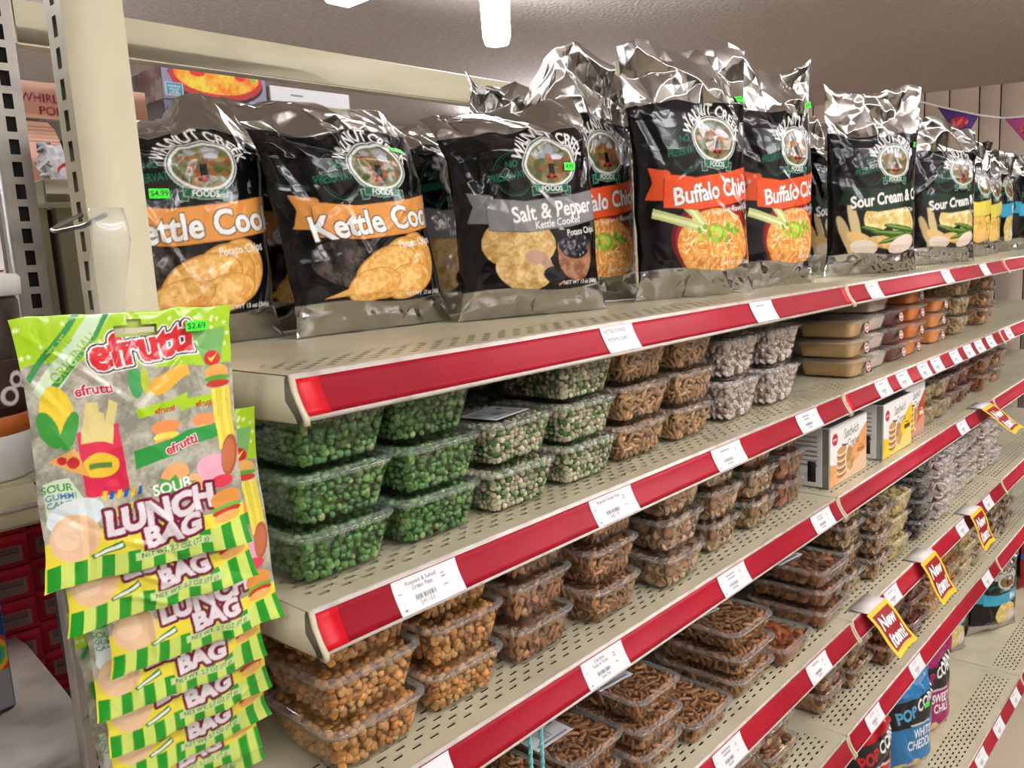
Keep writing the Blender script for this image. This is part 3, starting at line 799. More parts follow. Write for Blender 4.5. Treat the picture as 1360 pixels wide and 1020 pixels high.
# third shelf
stack('nugget', 3, 0.102, zC, 'orange toffee nuggets', 'the stack nearest the shelf end', yf=0.650, sx=1.06)
stack('nugget', 3, 0.236, zC, 'orange toffee nuggets', 'the second nugget stack', yf=0.652)
stack('chunk', 3, 0.374, zC, 'brown crunchy chunks', 'the stack beside the orange nuggets', yf=0.652)
stack('stickbrown', 3, 0.522, zC, 'brown snack sticks', 'the stack beside the bagel chips', yf=0.645)
stack('slice', 3, 0.680, zC, 'pale bagel chips', 'the front stack above the tag', yf=0.630, sx=1.0)
stack('slice', 3, 0.838, zC, 'pale bagel chips', 'the second bagel chip stack', yf=0.652, sx=0.95)
stack('chiplight', 2, 0.985, zC, 'brown pita chips', 'the stack beside the bagel chips', yf=0.655, sx=0.95)
stack('chip', 1, 0.985, zC + 0.1112, 'dark pita chips', 'topmost beside the bagel chips', yf=0.655, sx=0.95)
stack('chip', 3, 1.125, zC, 'dark reddish chips', 'the stack beside the cookie boxes', yf=0.66, sx=1.0)
for x, fd, wh, nb in ((0.11, 'nugget', 'orange toffee nuggets', 'the shelf end'), (0.245, 'nugget', 'orange toffee nuggets', 'the second nugget stack'), (0.39, 'chunk', 'brown crunchy chunks', 'the chunk stack'), (0.53, 'stickbrown', 'brown snack sticks', 'the stick stack'), (0.69, 'chip', 'dark pita chips', 'the bagel chips')):
    stack(fd, 3, x, zC, wh, 'a rear stack behind ' + nb, yf=0.81, seed=5)
stack('palenut', 2, 1.982, zC, 'pale cookies', 'the stack beside the red cookie box', yf=0.655, sx=0.95)
stack('palenut', 2, 2.105, zC, 'pale cookies', 'the second pale cookie stack', yf=0.655, sx=0.92)
stack('redrod', 3, 2.225, zC, 'reddish pretzel rods', 'the stack before the second joint', yf=0.665, sx=1.05)
stack('redrod', 3, 2.36, zC, 'reddish pretzel rods', 'the stack at the second joint', yf=0.665, sx=1.05)
stack('pecan', 3, 2.58, zC, 'dark pecans', 'the stack past the second joint', yf=0.665, sx=1.1)
stack('mixnut', 3, 2.76, zC, 'brown nuts', 'the stack far past the second joint', yf=0.665, sx=1.1)
# fourth shelf
LW = dict(size='l', sx=1.0)
stack('darkstick', 2, 0.462, zD, 'brown snack sticks', 'the stack behind the mint twists', yf=0.645, size='l', sx=1.0, sticker=(-0.026, 0.020, -4))
stack('darkstick', 3, 0.580, zD, 'brown snack sticks', 'the stack under the oat bran tag', yf=0.62, size='l', sx=0.98, sy=1.0, sticker=(-0.026, 0.020, -6))
stack('darkstick', 1, 0.707, zD, 'brown snack sticks', 'the single low tub beside the tall stack', yf=0.602, size='l', sx=1.08, sy=1.05, sticker=(-0.030, 0.040, -4))
stack('darkstick', 3, 0.862, zD, 'dark snack sticks', 'the tall middle stack beside the pecans', yf=0.612, size='l', sx=1.18, sy=1.28, sticker=(-0.026, 0.022, -6))
stack('pecanlow', 1, 1.012, zD, 'orange brown pecans', 'the single low tub between tall stacks', yf=0.598, size='l', sx=1.1, sy=1.0, sticker=(-0.030, 0.038, -4))
stack('almond', 3, 1.196, zD, 'brown almonds', 'the tall stack beside the joint', yf=0.605, size='l', sx=1.15, sy=1.25, sticker=(-0.026, 0.024, -6))
stack('darkstick', 2, 0.33, zD, 'brown snack sticks', 'the stack cut by the picture bottom', yf=0.66, size='l')
stack('almond', 4, 1.03, zD, 'brown almonds', 'the rear stack behind the pecans', yf=0.80, size='l', seed=3)
stack('darkstick', 4, 0.86, zD, 'dark snack sticks', 'the rear stack behind the tall middle stack', yf=0.86, size='l', seed=3)
stack('darkstick', 3, 0.66, zD, 'dark snack sticks', 'the rear stack behind the single low tub', yf=0.80, size='l', seed=4)
stack('chiplight', 4, 1.345, zD, 'pale round chips', 'the tall stack past the almonds', yf=0.625, sx=0.98)
stack('chiplight', 3, 1.487, zD, 'tan oat cookies', 'the stack behind the first sale sign', yf=0.610, sx=1.05, sticker=(-0.028, 0.03, -4))
stack('cashew', 3, 1.62, zD, 'yellow cookies', 'the stack beside the dark chocolate', yf=0.610, sx=1.0, sticker=(-0.03, 0.03, -4))
stack('choc', 3, 1.80, zD, 'dark chocolate', 'the stack beside the yellow cookies', yf=0.610, sx=1.1, sticker=(-0.03, 0.03, -4))
stack('pretzel', 3, 1.985, zD, 'white coated pretzels', 'the first white pretzel stack', yf=0.610, sx=1.1, sticker=(-0.03, 0.03, -4))
for i, x in enumerate((2.125, 2.245, 2.366, 2.51, 2.635)):
    stack('pretzel', 4, x, zD, 'white coated pretzels', 'the %s white pretzel stack' % ORD[i + 1], yf=0.636, sx=0.93)
# fifth shelf
stack('mixnut', 3, 1.03, zE, 'reddish brown nuts', 'the last stack before the first joint', yf=0.64, sx=1.05)
stack('mixnut', 3, 0.90, zE, 'reddish brown nuts', 'the stack at the bottom of the picture', yf=0.64, sx=1.0)
stack('mixnut', 3, 1.30, zE, 'brown shelled nuts', 'the stack just past the first joint', yf=0.645, sx=1.05, sticker=(-0.03, 0.03, -4))
stack('mixnut', 3, 1.44, zE, 'brown shelled nuts', 'the stack under the first sale sign', yf=0.635, sx=1.05, sticker=(-0.03, 0.03, -4))
for i, (x, f, wt) in enumerate(((1.60, 'pecan', 'dark pecans'), (1.76, 'redrod', 'reddish sticks'), (1.92, 'nugget', 'orange brown nuggets'), (2.07, 'nugget', 'orange brown nuggets'), (2.22, 'cashew', 'yellow chips'), (2.37, 'palenut', 'pale chips'), (2.55, 'chiplight', 'brown chips'), (2.72, 'chiplight', 'brown chips'))):
    stack(f, 3, x, zE, wt, 'the %s stack past the sale sign' % ORD[i], yf=0.612, sx=1.18)

# ------------------------------------------------------------------ foil chip bags
BW, BH = 0.25, 0.40
def walnut_canvas(fl):
    c = Canvas(BW, BH, 2400, (14, 14, 15))
    silver = (178, 176, 172)
    r = np.random.default_rng(5)
    # food picture
    if fl == 'kettle':
        dark = c.ell(0.085, 0.098, 0.062, 0.036, -8); c.tex(dark, (30, 24, 22), (84, 74, 68), 24, 1)
        for (x, y, a, b, ro, s) in ((0.188, 0.098, 0.045, 0.036, 60, 2), (0.165, 0.090, 0.05, 0.04, 40, 3), (0.135, 0.085, 0.06, 0.034, 20, 4), (0.165, 0.070, 0.045, 0.024, 15, 5), (0.105, 0.068, 0.045, 0.022, 14, 6)):
            e = c.ell(x, y, a * 1.02, b * 1.02, ro); c.put(e, (196, 138, 66)); e = c.ell(x, y, a * 0.97, b * 0.95, ro); c.tex(e, (212, 148, 66), (238, 196, 120), 30, s)
            e = c.ell(x - 0.004, y + 0.004, a * 0.7, b * 0.6, ro); c.tex(e, (222, 164, 84), (242, 206, 136), 40, s + 9)
        c.poly([(0.03, 0.052), (0.07, 0.055), (0.066, 0.066)], (216, 164, 92))
    elif fl == 'salt':
        for (x, y, a, b, ro, s) in ((0.060, 0.118, 0.034, 0.032, 70, 2), (0.112, 0.115, 0.036, 0.030, 0, 3), (0.092, 0.078, 0.046, 0.036, -8, 4)):
            e = c.ell(x, y, a, b, ro); c.tex(e, (176, 136, 76), (226, 196, 136), 22, s)
        e = c.ell(0.186, 0.090, 0.036, 0.036); e &= c.Y < 0.106; c.tex(e, (120, 78, 52), (172, 126, 96), 30, 5)
        e = c.ell(0.186, 0.106, 0.036, 0.022); c.put(e, (150, 104, 76)); e = c.ell(0.186, 0.110, 0.033, 0.022); c.put(e, (26, 26, 30))
        for i in range(90):
            a, q = r.uniform(0, 6.28), math.sqrt(r.random()); c.oval(0.186 + 0.030 * q * math.cos(a), 0.111 + 0.020 * q * math.sin(a), 0.0024, 0.0024, [int(v) for v in r.choice([(60, 60, 68), (110, 110, 118), (36, 36, 42)])])
        c.poly([(0.104, 0.100), (0.124, 0.102), (0.158, 0.052), (0.150, 0.046), (0.140, 0.058), (0.118, 0.082)], (176, 142, 120)); e = c.ell(0.140, 0.064, 0.020, 0.014, -10); c.put(e, (30, 30, 34))
        c.oval(0.108, 0.094, 0.014, 0.012, (196, 160, 138))
    elif fl == 'buffalo':
        e = c.ell(0.142, 0.088, 0.094, 0.062); c.put(e, (104, 22, 30)); e = c.ell(0.142, 0.088, 0.088, 0.055); c.put(e, (150, 34, 40))
        e = c.ell(0.142, 0.082, 0.084, 0.052); c.tex(e, (216, 130, 56), (240, 190, 104), 40, 3)
        for i in range(240):
            a, q = r.uniform(0, 6.28), math.sqrt(r.random()); x, y = 0.142 + 0.078 * q * math.cos(a), 0.083 + 0.047 * q * math.sin(a)
            c.oval(x, y, 0.006, 0.0009, [int(v) for v in r.choice([(250, 224, 150), (238, 160, 70), (222, 116, 54), (252, 236, 190)])], rot=r.uniform(0, 180))
        for (x0, y0, x1, y1, wd) in ((0.052, 0.165, 0.112, 0.108, 0.008), (0.022, 0.130, 0.116, 0.102, 0.007)):
            dx, dy = x1 - x0, y1 - y0; L = math.hypot(dx, dy); nx, ny = -dy / L * wd, dx / L * wd
            c.poly([(x0 + nx, y0 + ny), (x1 + nx, y1 + ny), (x1 - nx, y1 - ny), (x0 - nx, y0 - ny)], (196, 206, 130)); c.poly([(x0 + nx * .3, y0 + ny * .3), (x1 + nx * .3, y1 + ny * .3), (x1 - nx * .4, y1 - ny * .4), (x0 - nx * .4, y0 - ny * .4)], (226, 232, 176))
        for i in range(40):
            c.oval(0.142 + r.normal() * 0.018, 0.098 + r.normal() * 0.007, 0.006, 0.004, [int(v) for v in r.choice([(150, 190, 60), (186, 214, 90), (120, 166, 50)])], rot=r.uniform(0, 180))
        for i in range(5): c.poly([(0.236 + 0.002 * i, 0.13), (0.246, 0.10), (0.242, 0.04), (0.232, 0.05)], (214, 140, 70))
    elif fl == 'sour':
        c.oval(0.045, 0.105, 0.010, 0.055, (206, 186, 140), rot=14); c.oval(0.028, 0.085, 0.009, 0.045, (196, 172, 124), rot=20); c.oval(0.060, 0.075, 0.034, 0.013, (222, 190, 120), rot=-24)
        for (x, y, a, b, ro, s) in ((0.108, 0.126, 0.046, 0.032, 22, 2), (0.178, 0.108, 0.042, 0.034, -25, 3)):
            e = c.ell(x, y, a, b, ro); c.tex(e, (206, 180, 100), (240, 226, 168), 22, s)
        c.oval(0.14, 0.066, 0.07, 0.014, (214, 176, 110), rot=-6)
        for (x, y, a, ro) in ((0.115, 0.088, 0.062, -14), (0.145, 0.086, 0.064, -4), (0.16, 0.076, 0.060, 10), (0.17, 0.096, 0.055, -8)):
            c.oval(x, y, a, 0.006, (44, 84, 30), rot=ro); c.oval(x, y + 0.001, a * 0.9, 0.0022, (120, 150, 60), rot=ro)
        c.oval(0.070, 0.058, 0.034, 0.016, (222, 208, 190), rot=-10); c.oval(0.178, 0.062, 0.044, 0.018, (228, 212, 194), rot=12)
    elif fl == 'yellow':
        for (x, y, a, b, ro, s) in ((0.10, 0.115, 0.05, 0.034, 10, 2), (0.17, 0.095, 0.045, 0.04, -20, 3)):
            e = c.ell(x, y, a, b, ro); c.tex(e, (206, 160, 70), (240, 206, 120), 22, s)
        c.oval(0.12, 0.07, 0.05, 0.022, (232, 190, 110)); c.oval(0.17, 0.10, 0.012, 0.012, (90, 120, 40)); c.oval(0.17, 0.10, 0.008, 0.008, (230, 210, 130))
    elif fl == 'blue':
        e = c.ell(0.15, 0.09, 0.055, 0.05, 30); c.tex(e, (196, 172, 90), (230, 216, 150), 22, 2); e = c.ell(0.185, 0.07, 0.04, 0.034, 60); c.tex(e, (200, 180, 170), (226, 210, 200), 22, 3)
    # banner
    col, ed = dict(kettle=((222, 150, 76), (60, 36, 16)), salt=((128, 128, 128), (40, 40, 40)), buffalo=((230, 86, 44), (60, 20, 12)), sour=((30, 50, 38), (20, 34, 26)), yellow=((222, 206, 90), (80, 72, 20)), blue=((60, 160, 190), (20, 60, 80)))[fl]
    bz = 0.0
    ban = [(0.040, 0.140), (0.250, 0.150), (0.250, 0.196), (0.090, 0.184), (0.044, 0.196), (0.040, 0.188), (0.046, 0.176)]
    c.poly([(0.012, 0.150), (0.040, 0.148), (0.046, 0.190), (0.016, 0.196), (0.022, 0.174)], [v * 0.9 for v in col])
    up = c.pm([(0.040, 0.138), (0.10, 0.133), (0.18, 0.140), (0.25, 0.152), (0.25, 0.200), (0.18, 0.188), (0.10, 0.180), (0.040, 0.186)]); c.put(c.grow(up, 0.0008), ed); c.put(up, col)
    c.oval(0.041, 0.186, 0.010, 0.006, [v * 0.9 for v in col], rot=5); 
    out = [(0.0014, (50, 34, 20))] if fl == 'kettle' else []
    white = (244, 242, 238)
    if fl == 'kettle':
        c.text('Kettle Cooked', 0.168, 0.147, 0.046, white, out, rot=6, bold=0.028, sx=0.98); c.text('Potato Chips', 0.196, 0.122, 0.016, white, rot=6, sx=0.85, bold=0.008)
    if fl == 'salt':
        c.text('Salt & Pepper', 0.156, 0.156, 0.034, white, rot=6, bold=0.018, sx=0.86); c.text('Kettle Cooked', 0.158, 0.142, 0.016, white, rot=6, bold=0.008, sx=0.9); c.text('Potato Chips', 0.205, 0.128, 0.014, white, rot=6, bold=0.008, sx=0.85)
    if fl == 'buffalo':
        c.text('Buffalo Chicken', 0.168, 0.152, 0.036, white, [(0.0008, (40, 16, 10))], rot=6, bold=0.028, sx=0.98); c.text('Natural & Artificial', 0.160, 0.1285, 0.0075, white, rot=6); c.text('Flavored Chips', 0.214, 0.132, 0.013, white, rot=6, bold=0.006, sx=0.8)
    if fl == 'sour':
        c.text('Sour Cream & Onion', 0.160, 0.152, 0.034, white, rot=5, bold=0.028, sx=0.84); c.text('Natural & Artificial', 0.128, 0.1275, 0.0075, white, rot=6); c.text('Flavored Chips', 0.190, 0.130, 0.013, white, rot=6, bold=0.006, sx=0.8)
    if fl == 'blue': c.text('Bar-B-Q', 0.17, 0.153, 0.036, white, rot=6, bold=0.02) if False else c.text('Bu', 0.19, 0.153, 0.036, white, rot=6, bold=0.02)
    c.text('NET WT 13 oz (368g)', 0.196, 0.048, 0.0085, white, bold=0.01)
    # stamp
    g = (34, 112, 82)
    ring_ = c.ell(0.086, 0.222, 0.030, 0.034) & ~c.ell(0.086, 0.222, 0.0288, 0.0326); c.put(ring_, g, al=0.8)
    ring_ = c.ell(0.086, 0.222, 0.026, 0.030) & ~c.ell(0.086, 0.222, 0.0253, 0.0292); c.put(ring_, g, al=0.6)
    band = c.pm([(0.044, 0.206), (0.130, 0.214), (0.130, 0.234), (0.044, 0.226)]); c.put(band, (14, 14, 15))
    c.text('NO', 0.084, 0.232, 0.015, g, rot=8, bold=0.008, sx=0.8); c.text('PRESERVATIVES', 0.087, 0.214, 0.0165, g, rot=8, bold=0.008, sx=0.66)
    # emblem
    cx, cy = 0.150, 0.236
    e = c.ell(cx, cy, 0.050, 0.0365); c.put(e, (216, 222, 216)); c.put(c.ell(cx, cy, 0.0485, 0.035), (26, 76, 58)); c.put(c.ell(cx, cy, 0.0465, 0.033), (226, 228, 222))
    pic = c.ell(cx, cy, 0.0425, 0.0295); c.tex(pic, (84, 92, 56), (146, 130, 96), 18, 21)
    for i in range(60):
        a, q = r.uniform(0, 6.28), math.sqrt(r.random()); x, y = cx + 0.036 * q * math.cos(a), cy + 0.024 * q * math.sin(a)
        cl = [(150, 84, 44), (120, 70, 40), (96, 104, 60), (70, 84, 44), (170, 110, 60)][r.integers(5)]
        if y > cy + 0.012: cl = (150, 156, 168)
        c.put(c.ell(x, y, 0.006, 0.004) & pic, cl, al=0.8)
    c.put(c.pm([(cx + 0.004, cy + 0.008), (cx + 0.020, cy + 0.008), (cx + 0.022, cy + 0.013), (cx + 0.012, cy + 0.017), (cx + 0.002, cy + 0.013)]), (196, 196, 204))
    c.rect(cx - 0.005, cy - 0.016, cx + 0.006, cy + 0.002, (16, 16, 20)); c.rect(cx - 0.009, cy - 0.021, cx + 0.010, cy - 0.017, (40, 24, 24)); c.oval(cx, cy - 0.017, 0.004, 0.003, (190, 50, 40))
    c.text('WALNUT CREEK', cx, cy + 0.0390, 0.0235, white, rot=0, bold=0.018, sx=0.74, arc=0.058)
    rib = c.pm([(cx - 0.030, cy - 0.040), (cx, cy - 0.044), (cx + 0.030, cy - 0.040), (cx + 0.030, cy - 0.029), (cx, cy - 0.033), (cx - 0.030, cy - 0.029)])
    tails = c.pm([(cx - 0.036, cy - 0.047), (cx - 0.024, cy - 0.046), (cx - 0.024, cy - 0.034), (cx - 0.037, cy - 0.034)]) | c.pm([(cx + 0.036, cy - 0.047), (cx + 0.024, cy - 0.046), (cx + 0.024, cy - 0.034), (cx + 0.037, cy - 0.034)])
    c.put(c.grow(tails, 0.0006), (220, 226, 220)); c.put(tails, (24, 84, 62)); c.put(c.grow(rib, 0.0006), (220, 226, 220)); c.put(rib, (28, 96, 70))
    c.text('FOODS', cx, cy - 0.0405, 0.0115, white, bold=0.012)
    # foil bands
    lo = c.Y < 0.044 + 0.004 * np.sin(c.X * 30); c.put(lo, silver, metal=1.0)
    hi = c.Y > 0.292; c.put(hi, silver, metal=1.0)
    return c

def facet(U, V, fx, fy, seed):
    r = np.random.default_rng(seed); g = r.random((int(fy) + 4, int(fx) + 4)) * 2 - 1
    U = U + 0.35 / fx * np.sin(V * 9 + seed) + 0.2 / fx * np.sin(U * 17 + V * 7 + seed * 2); V = V + 0.35 / fy * np.sin(U * 8 + seed * 1.7)
    x = np.clip(U, 0, 1) * fx + 1; y = np.clip(V, 0, 1) * fy + 1; i, j = x.astype(int), y.astype(int); a, b = x - i, y - j
    h00, h10, h01, h11 = g[j, i], g[j, i + 1], g[j + 1, i], g[j + 1, i + 1]
    flip = (i + j) % 2 == 0
    t1 = np.where(a + b < 1, h00 + (h10 - h00) * a + (h01 - h00) * b, h11 + (h01 - h11) * (1 - a) + (h10 - h11) * (1 - b))
    t2 = np.where(a > b, h00 + (h10 - h00) * a + (h11 - h10) * b, h00 + (h01 - h00) * b + (h11 - h01) * a)
    return np.where(flip, t1, t2)

def crease(U, V, n, seed, amp, wd, v0=0.0, v1=1.0):
    r = np.random.default_rng(seed); out = 0
    for i in range(n):
        cx, cy, th, L = r.random(), r.uniform(v0, v1), r.uniform(-1.1, 1.1) + math.pi / 2, r.uniform(0.12, 0.35)
        dx, dy = U - cx, (V - cy) * 1.6; t = dx * math.cos(th) + dy * math.sin(th); d = -dx * math.sin(th) + dy * math.cos(th)
        out = out + r.uniform(-1, 1) * amp * np.maximum(0, 1 - np.abs(d) / wd) * np.exp(-(t / L) ** 2)
    return out

_cv = {}
def chip_bag(fl, x, y, rz, label, group='foil chip bags on the top shelf', w=0.25, h=0.40, px=200, T=0.085, top=None, fold=0.0, lean=(0, 0), seed=1, sticker=None, ysc=1.0, z=None, bw=1.0):
    """top: [(u, height factor)] outline of the upper seam; fold: how far the foil top bends back"""
    if fl not in _cv: _cv[fl] = walnut_canvas(fl)
    nu = int(px * 0.9); nv = int(nu * h / w * 1.05)
    def surf(U, V, side):
        s = 2 * U - 1
        prof = np.clip(V / 0.16, 0, 1) ** 0.65 * np.clip((1 - V) / (0.42 if h > 0.35 else 0.30), 0, 1) ** 0.8
        belly = (1 - np.abs(s) ** 2.4) ** 0.75 * prof
        X = s * w / 2 * (1 - 0.10 * prof * ysc) * (1 + (bw - 1) * V)
        tz = np.interp(U, [p[0] for p in (top or [(0, 1), (1, 1)])], [p[1] for p in (top or [(0, 1), (1, 1)])])
        hv = np.clip((V - 0.62) / 0.38, 0, 1)
        Z = V * h * (1 + (tz - 1) * hv)
        Yv = side * T / 2 * belly
        topw = np.clip((V - 0.70) / 0.06, 0, 1); botw = np.clip((0.12 - V) / 0.05, 0, 1); mid = 1 - np.maximum(topw, botw)
        edge = (1 - np.abs(s) ** 6)
        cr = facet(U, V, 5, 10, seed + (0 if side < 0 else 50)); c2 = facet(U, V, 15, 20, seed + 7 + (0 if side < 0 else 50)); c3 = facet(U, V, 4, 5, seed + 3)
        amp = 0.0165 * topw + (0.007 if h < 0.36 else 0.010) * botw + 0.0022 * mid
        D = cr * amp + c2 * (0.0030 * topw + (0.005 if h < 0.36 else 0.0075) * botw + 0.0004 * mid) + c3 * 0.003 * mid + crease(U, V, 12, seed + 5, 0.0034, 0.035, 0.1, 0.75) * mid
        # diagonal tension folds running from the upper corners
        for sx_ in (-1, 1):
            d = (s * sx_ - 0.95) + (0.80 - V) * 1.1; D = D + 0.004 * np.maximum(0, 1 - np.abs(d) / 0.10) * mid * np.clip((V - 0.45) * 5, 0, 1)
        Yv = Yv + D * edge * (-side if side > 0 else 1) + D * 0.4 * (1 - edge)
        X = X + facet(U, V, 5, 9, seed + 21) * 0.006 * (topw + 0.25 * mid) * (1 if h > 0 else 0) + facet(U, V, 3, 14, seed + 2) * 0.0015 * mid
        Z = Z + facet(U, V, 6, 6, seed + 31) * 0.009 * topw * np.clip((1 - V) * 8 + 0.5, 0, 1) + facet(U, V * 0, 9, 2, seed + 33) * 0.007 * np.clip((V - 0.85) / 0.15, 0, 1)
        f = np.clip((V - 0.74) / 0.26, 0, 1); Yv = Yv + fold * f ** 1.3; Z = Z - abs(fold) * 0.35 * f ** 2
        X = X + lean[0] * V; Yv = Yv + lean[1] * V
        Z = np.maximum(Z, 0.0005)
        return np.stack([X, Yv, Z], -1)
    U, V = np.meshgrid(np.linspace(0, 1, nu), np.linspace(0, 1, nv))
    Pf = surf(U, V, -1); cf_ = _cv[fl].sample(U, V * (h / BH) * 1.12 if w > 0.235 and h < 0.36 and z is None else V * (0.95 if z is None else 1.0))
    nb = max(18, nu // 4); nvb = max(24, nv // 4)
    Ub, Vb = np.meshgrid(np.linspace(0, 1, nb), np.linspace(0, 1, nvb)); Pb = surf(Ub, Vb, 1)
    e0 = surf(np.zeros(nvb), Vb[:, 0], -1); e1 = surf(np.ones(nvb), Vb[:, 0], -1); Pb[:, 0] = e0; Pb[:, -1] = e1
    Pb[-1] = surf(Ub[-1], Vb[-1], -1); Pb[0] = surf(Ub[0], Vb[0], -1)
    cb = np.zeros((nvb, nb, 4)); dk = ((Vb * h > 0.04) & (Vb * h < (0.252 if h < 0.36 else 0.292)))[..., None]
    cb[:] = np.where(dk, np.array([*lin((14, 14, 15)), 0]), np.array([*lin((178, 176, 172)), 1]))
    Vt = np.concatenate([Pf.reshape(-1, 3), Pb.reshape(-1, 3)]); C = np.concatenate([cf_.reshape(-1, 4), cb.reshape(-1, 4)])
    F = np.concatenate([gridF(nv, nu), gridF(nvb, nb, nu * nv, True)])
    o = build('chip_bag', Vt, F, M['print'], None, True, C)
    o.location = (x, y, (z if z is not None else ZS['A'] + 0.001)); o.rotation_euler = (0, 0, math.radians(rz))
    tag(o, label, 'chip bag', group)
    if sticker:
        u, v, txt = sticker
        p = surf(np.array([u]), np.array([v]), -1)[0]; q = surf(np.array([u + 0.02, u]), np.array([v, v + 0.02]), -1)
        a = Vector(q[0] - p).normalized(); b = Vector(q[1] - p); b = (b - a * b.dot(a)).normalized(); nrm = a.cross(b)
        c = Canvas(0.022, 0.011, 3200, (70, 240, 60)); c.text(txt, 0.011, 0.0028, 0.0085, (20, 60, 20), bold=0.005)
        s_ = flat_print('price_sticker', c, 44, M['card'], o)
        R = Matrix((a, -nrm, b)).transposed().to_4x4(); R.translation = Vector(p) + nrm * 0.0022; s_.matrix_local = R
    return o

chip_bag('kettle', 0.096, 0.965, -8, 'kettle cooked potato chip bag with orange banner beside the cream post', w=0.242, h=0.315, px=215, T=0.085, fold=0.05, seed=3, sticker=(0.36, 0.565, '$4.99'), top=[(0, .90), (.3, .9), (.55, .93), (.62, 1.0), (.75, 1.02), (1, .9)])
chip_bag('kettle', 0.300, 1.035, 6, 'kettle cooked potato chip bag mostly hidden between two orange banner bags', w=0.25, h=0.315, px=110, T=0.05, fold=0.015, seed=8)
chip_bag('kettle', 0.328, 0.895, -4, 'tilted kettle cooked potato chip bag with orange banner facing the aisle', w=0.256, h=0.315, px=240, T=0.085, fold=0.04, seed=12, lean=(-0.045, 0.01), sticker=(0.80, 0.74, '$4.99'), top=[(0, 1.0), (.2, .95), (.5, 1.0), (.75, .98), (1, .95)])
chip_bag('salt', 0.515, 0.965, 4, 'salt and pepper chip bag half hidden behind the tilted kettle bag', w=0.24, h=0.305, px=120, T=0.06, fold=0.03, seed=16, top=[(0, .92), (.4, 1), (1, .95)])
chip_bag('salt', 0.775, 1.010, -2, 'tall silver topped salt and pepper bag standing behind the others', w=0.27, h=0.392, px=150, T=0.06, fold=0.0, seed=19, sticker=(0.88, 0.80, '4.99'), top=[(0, 1.0), (.15, .96), (.5, .98), (1, 1.0)])
chip_bag('salt', 0.545, 0.800, -20, 'salt and pepper chip bag with grey banner and peppercorn picture', w=0.252, h=0.315, px=235, T=0.085, fold=0.04, seed=24, lean=(-0.02, 0), sticker=(0.74, 0.66, '4.99'), top=[(0, .93), (.3, .98), (.6, .97), (.85, 1.03), (1, 1.06)])
chip_bag('buffalo', 0.778, 0.880, -14, 'buffalo chicken chip bag half hidden behind the tallest one', w=0.235, h=0.40, px=170, T=0.07, fold=0.0, seed=31, top=[(0, .82), (.25, 1.03), (.45, 1.06), (.7, .98), (1, .95)])
chip_bag('buffalo', 0.905, 0.742, -20, 'tallest buffalo chicken chip bag with orange banner and silver top', w=0.262, h=0.418, px=250, T=0.085, fold=0.0, seed=37, lean=(-0.02, 0.0), sticker=(0.90, 0.785, '4.99'), top=[(0, .97), (.12, 1.0), (.45, .985), (.75, .99), (1, 1.0)])
chip_bag('buffalo', 1.165, 0.725, -12, 'buffalo chicken chip bag on the side away from the post', w=0.25, h=0.42, px=190, T=0.08, fold=0.0, seed=44, sticker=(0.95, 0.80, '4.99'), top=[(0, 1.04), (.2, .98), (.55, .95), (.8, .99), (1, 1.06)])
chip_bag('sour', 1.800, 0.885, -6, 'sour cream and onion bag mostly hidden behind the buffalo bag', w=0.25, h=0.385, px=130, T=0.08, seed=51, top=[(0, 1.0), (.3, 1.02), (1, .95)])
chip_bag('sour', 1.635, 0.705, -26, 'sour cream and onion bag with jagged silver top beside the buffalo bag', w=0.285, h=0.405, px=180, T=0.09, seed=56, sticker=(0.9, 0.71, '4.99'), top=[(0, 1.04), (.25, .99), (.6, 1.02), (.9, 1.06), (1, 1.05)])
chip_bag('sour', 2.165, 0.700, -20, 'sour cream and onion bag just past the first sour cream bag', w=0.29, h=0.395, px=130, T=0.085, seed=61, top=[(0, 1.0), (.4, 1.0), (1, .9)])
chip_bag('yellow', 2.68, 0.76, -14, 'yellow banner chip bag beside the sour cream bags', w=0.25, h=0.37, px=80, T=0.08, seed=66)
chip_bag('yellow', 2.93, 0.78, -10, 'second yellow banner chip bag before the blue banner bags', w=0.25, h=0.36, px=70, T=0.08, seed=70)
chip_bag('blue', 3.20, 0.80, -10, 'blue banner chip bag past the yellow banner bags', w=0.25, h=0.37, px=70, T=0.08, seed=74)
chip_bag('blue', 3.50, 0.78, -10, 'blue banner chip bag at the edge of the picture', w=0.26, h=0.37, px=70, T=0.08, seed=78)
# ------------------------------------------------------------------ price tags in the channels
def price_tag_canvas(lines, num, w=0.085, tails=True):
    c = Canvas(w, 0.0315, 3600, (236, 234, 236)); k = (52, 52, 58)
    cx = w * 0.42
    for i, l in enumerate(lines):
        if l == '~': c.rect(cx - 0.013 + 0.003 * i, 0.0237 - i * 0.005, cx + 0.014 - 0.002 * i, 0.0252 - i * 0.005, (110, 110, 116))
        else: c.text(l, cx, 0.0235 - i * 0.0052, 0.0058, k, bold=0.006)
    if num:
        r = random.Random(num); x = cx - 0.013
        while x < cx + 0.013:
            d = r.choice((0.0005, 0.0009, 0.0012)); c.rect(x, 0.0085, x + d, 0.0128, k); x += d + r.choice((0.0004, 0.0007))
        if num.startswith('~'): c.rect(cx - 0.008, 0.0045, cx + 0.009, 0.0066, (150, 150, 156))
        else: c.text(num, cx, 0.0035, 0.0062, k)
        for zz in (0.022, 0.019): c.rect(w - 0.024, zz, w - 0.019, zz + 0.0011, (120, 120, 126))
        c.rect(0.004, 0.018, 0.009, 0.019, (130, 130, 136)); c.rect(w - 0.0245, 0.0115, w - 0.0185, 0.0121, (110, 110, 116)); c.rect(0.005, 0.003, 0.009, 0.0045, (90, 90, 96))
    return c

def tag_fn(X, Z, U, V):
    s = 1 - V; Y = -0.0032 - 0.0155 * s ** 1.35 - 0.0014; return X, Y, -0.0040 - 0.0305 * s + 0 * Z

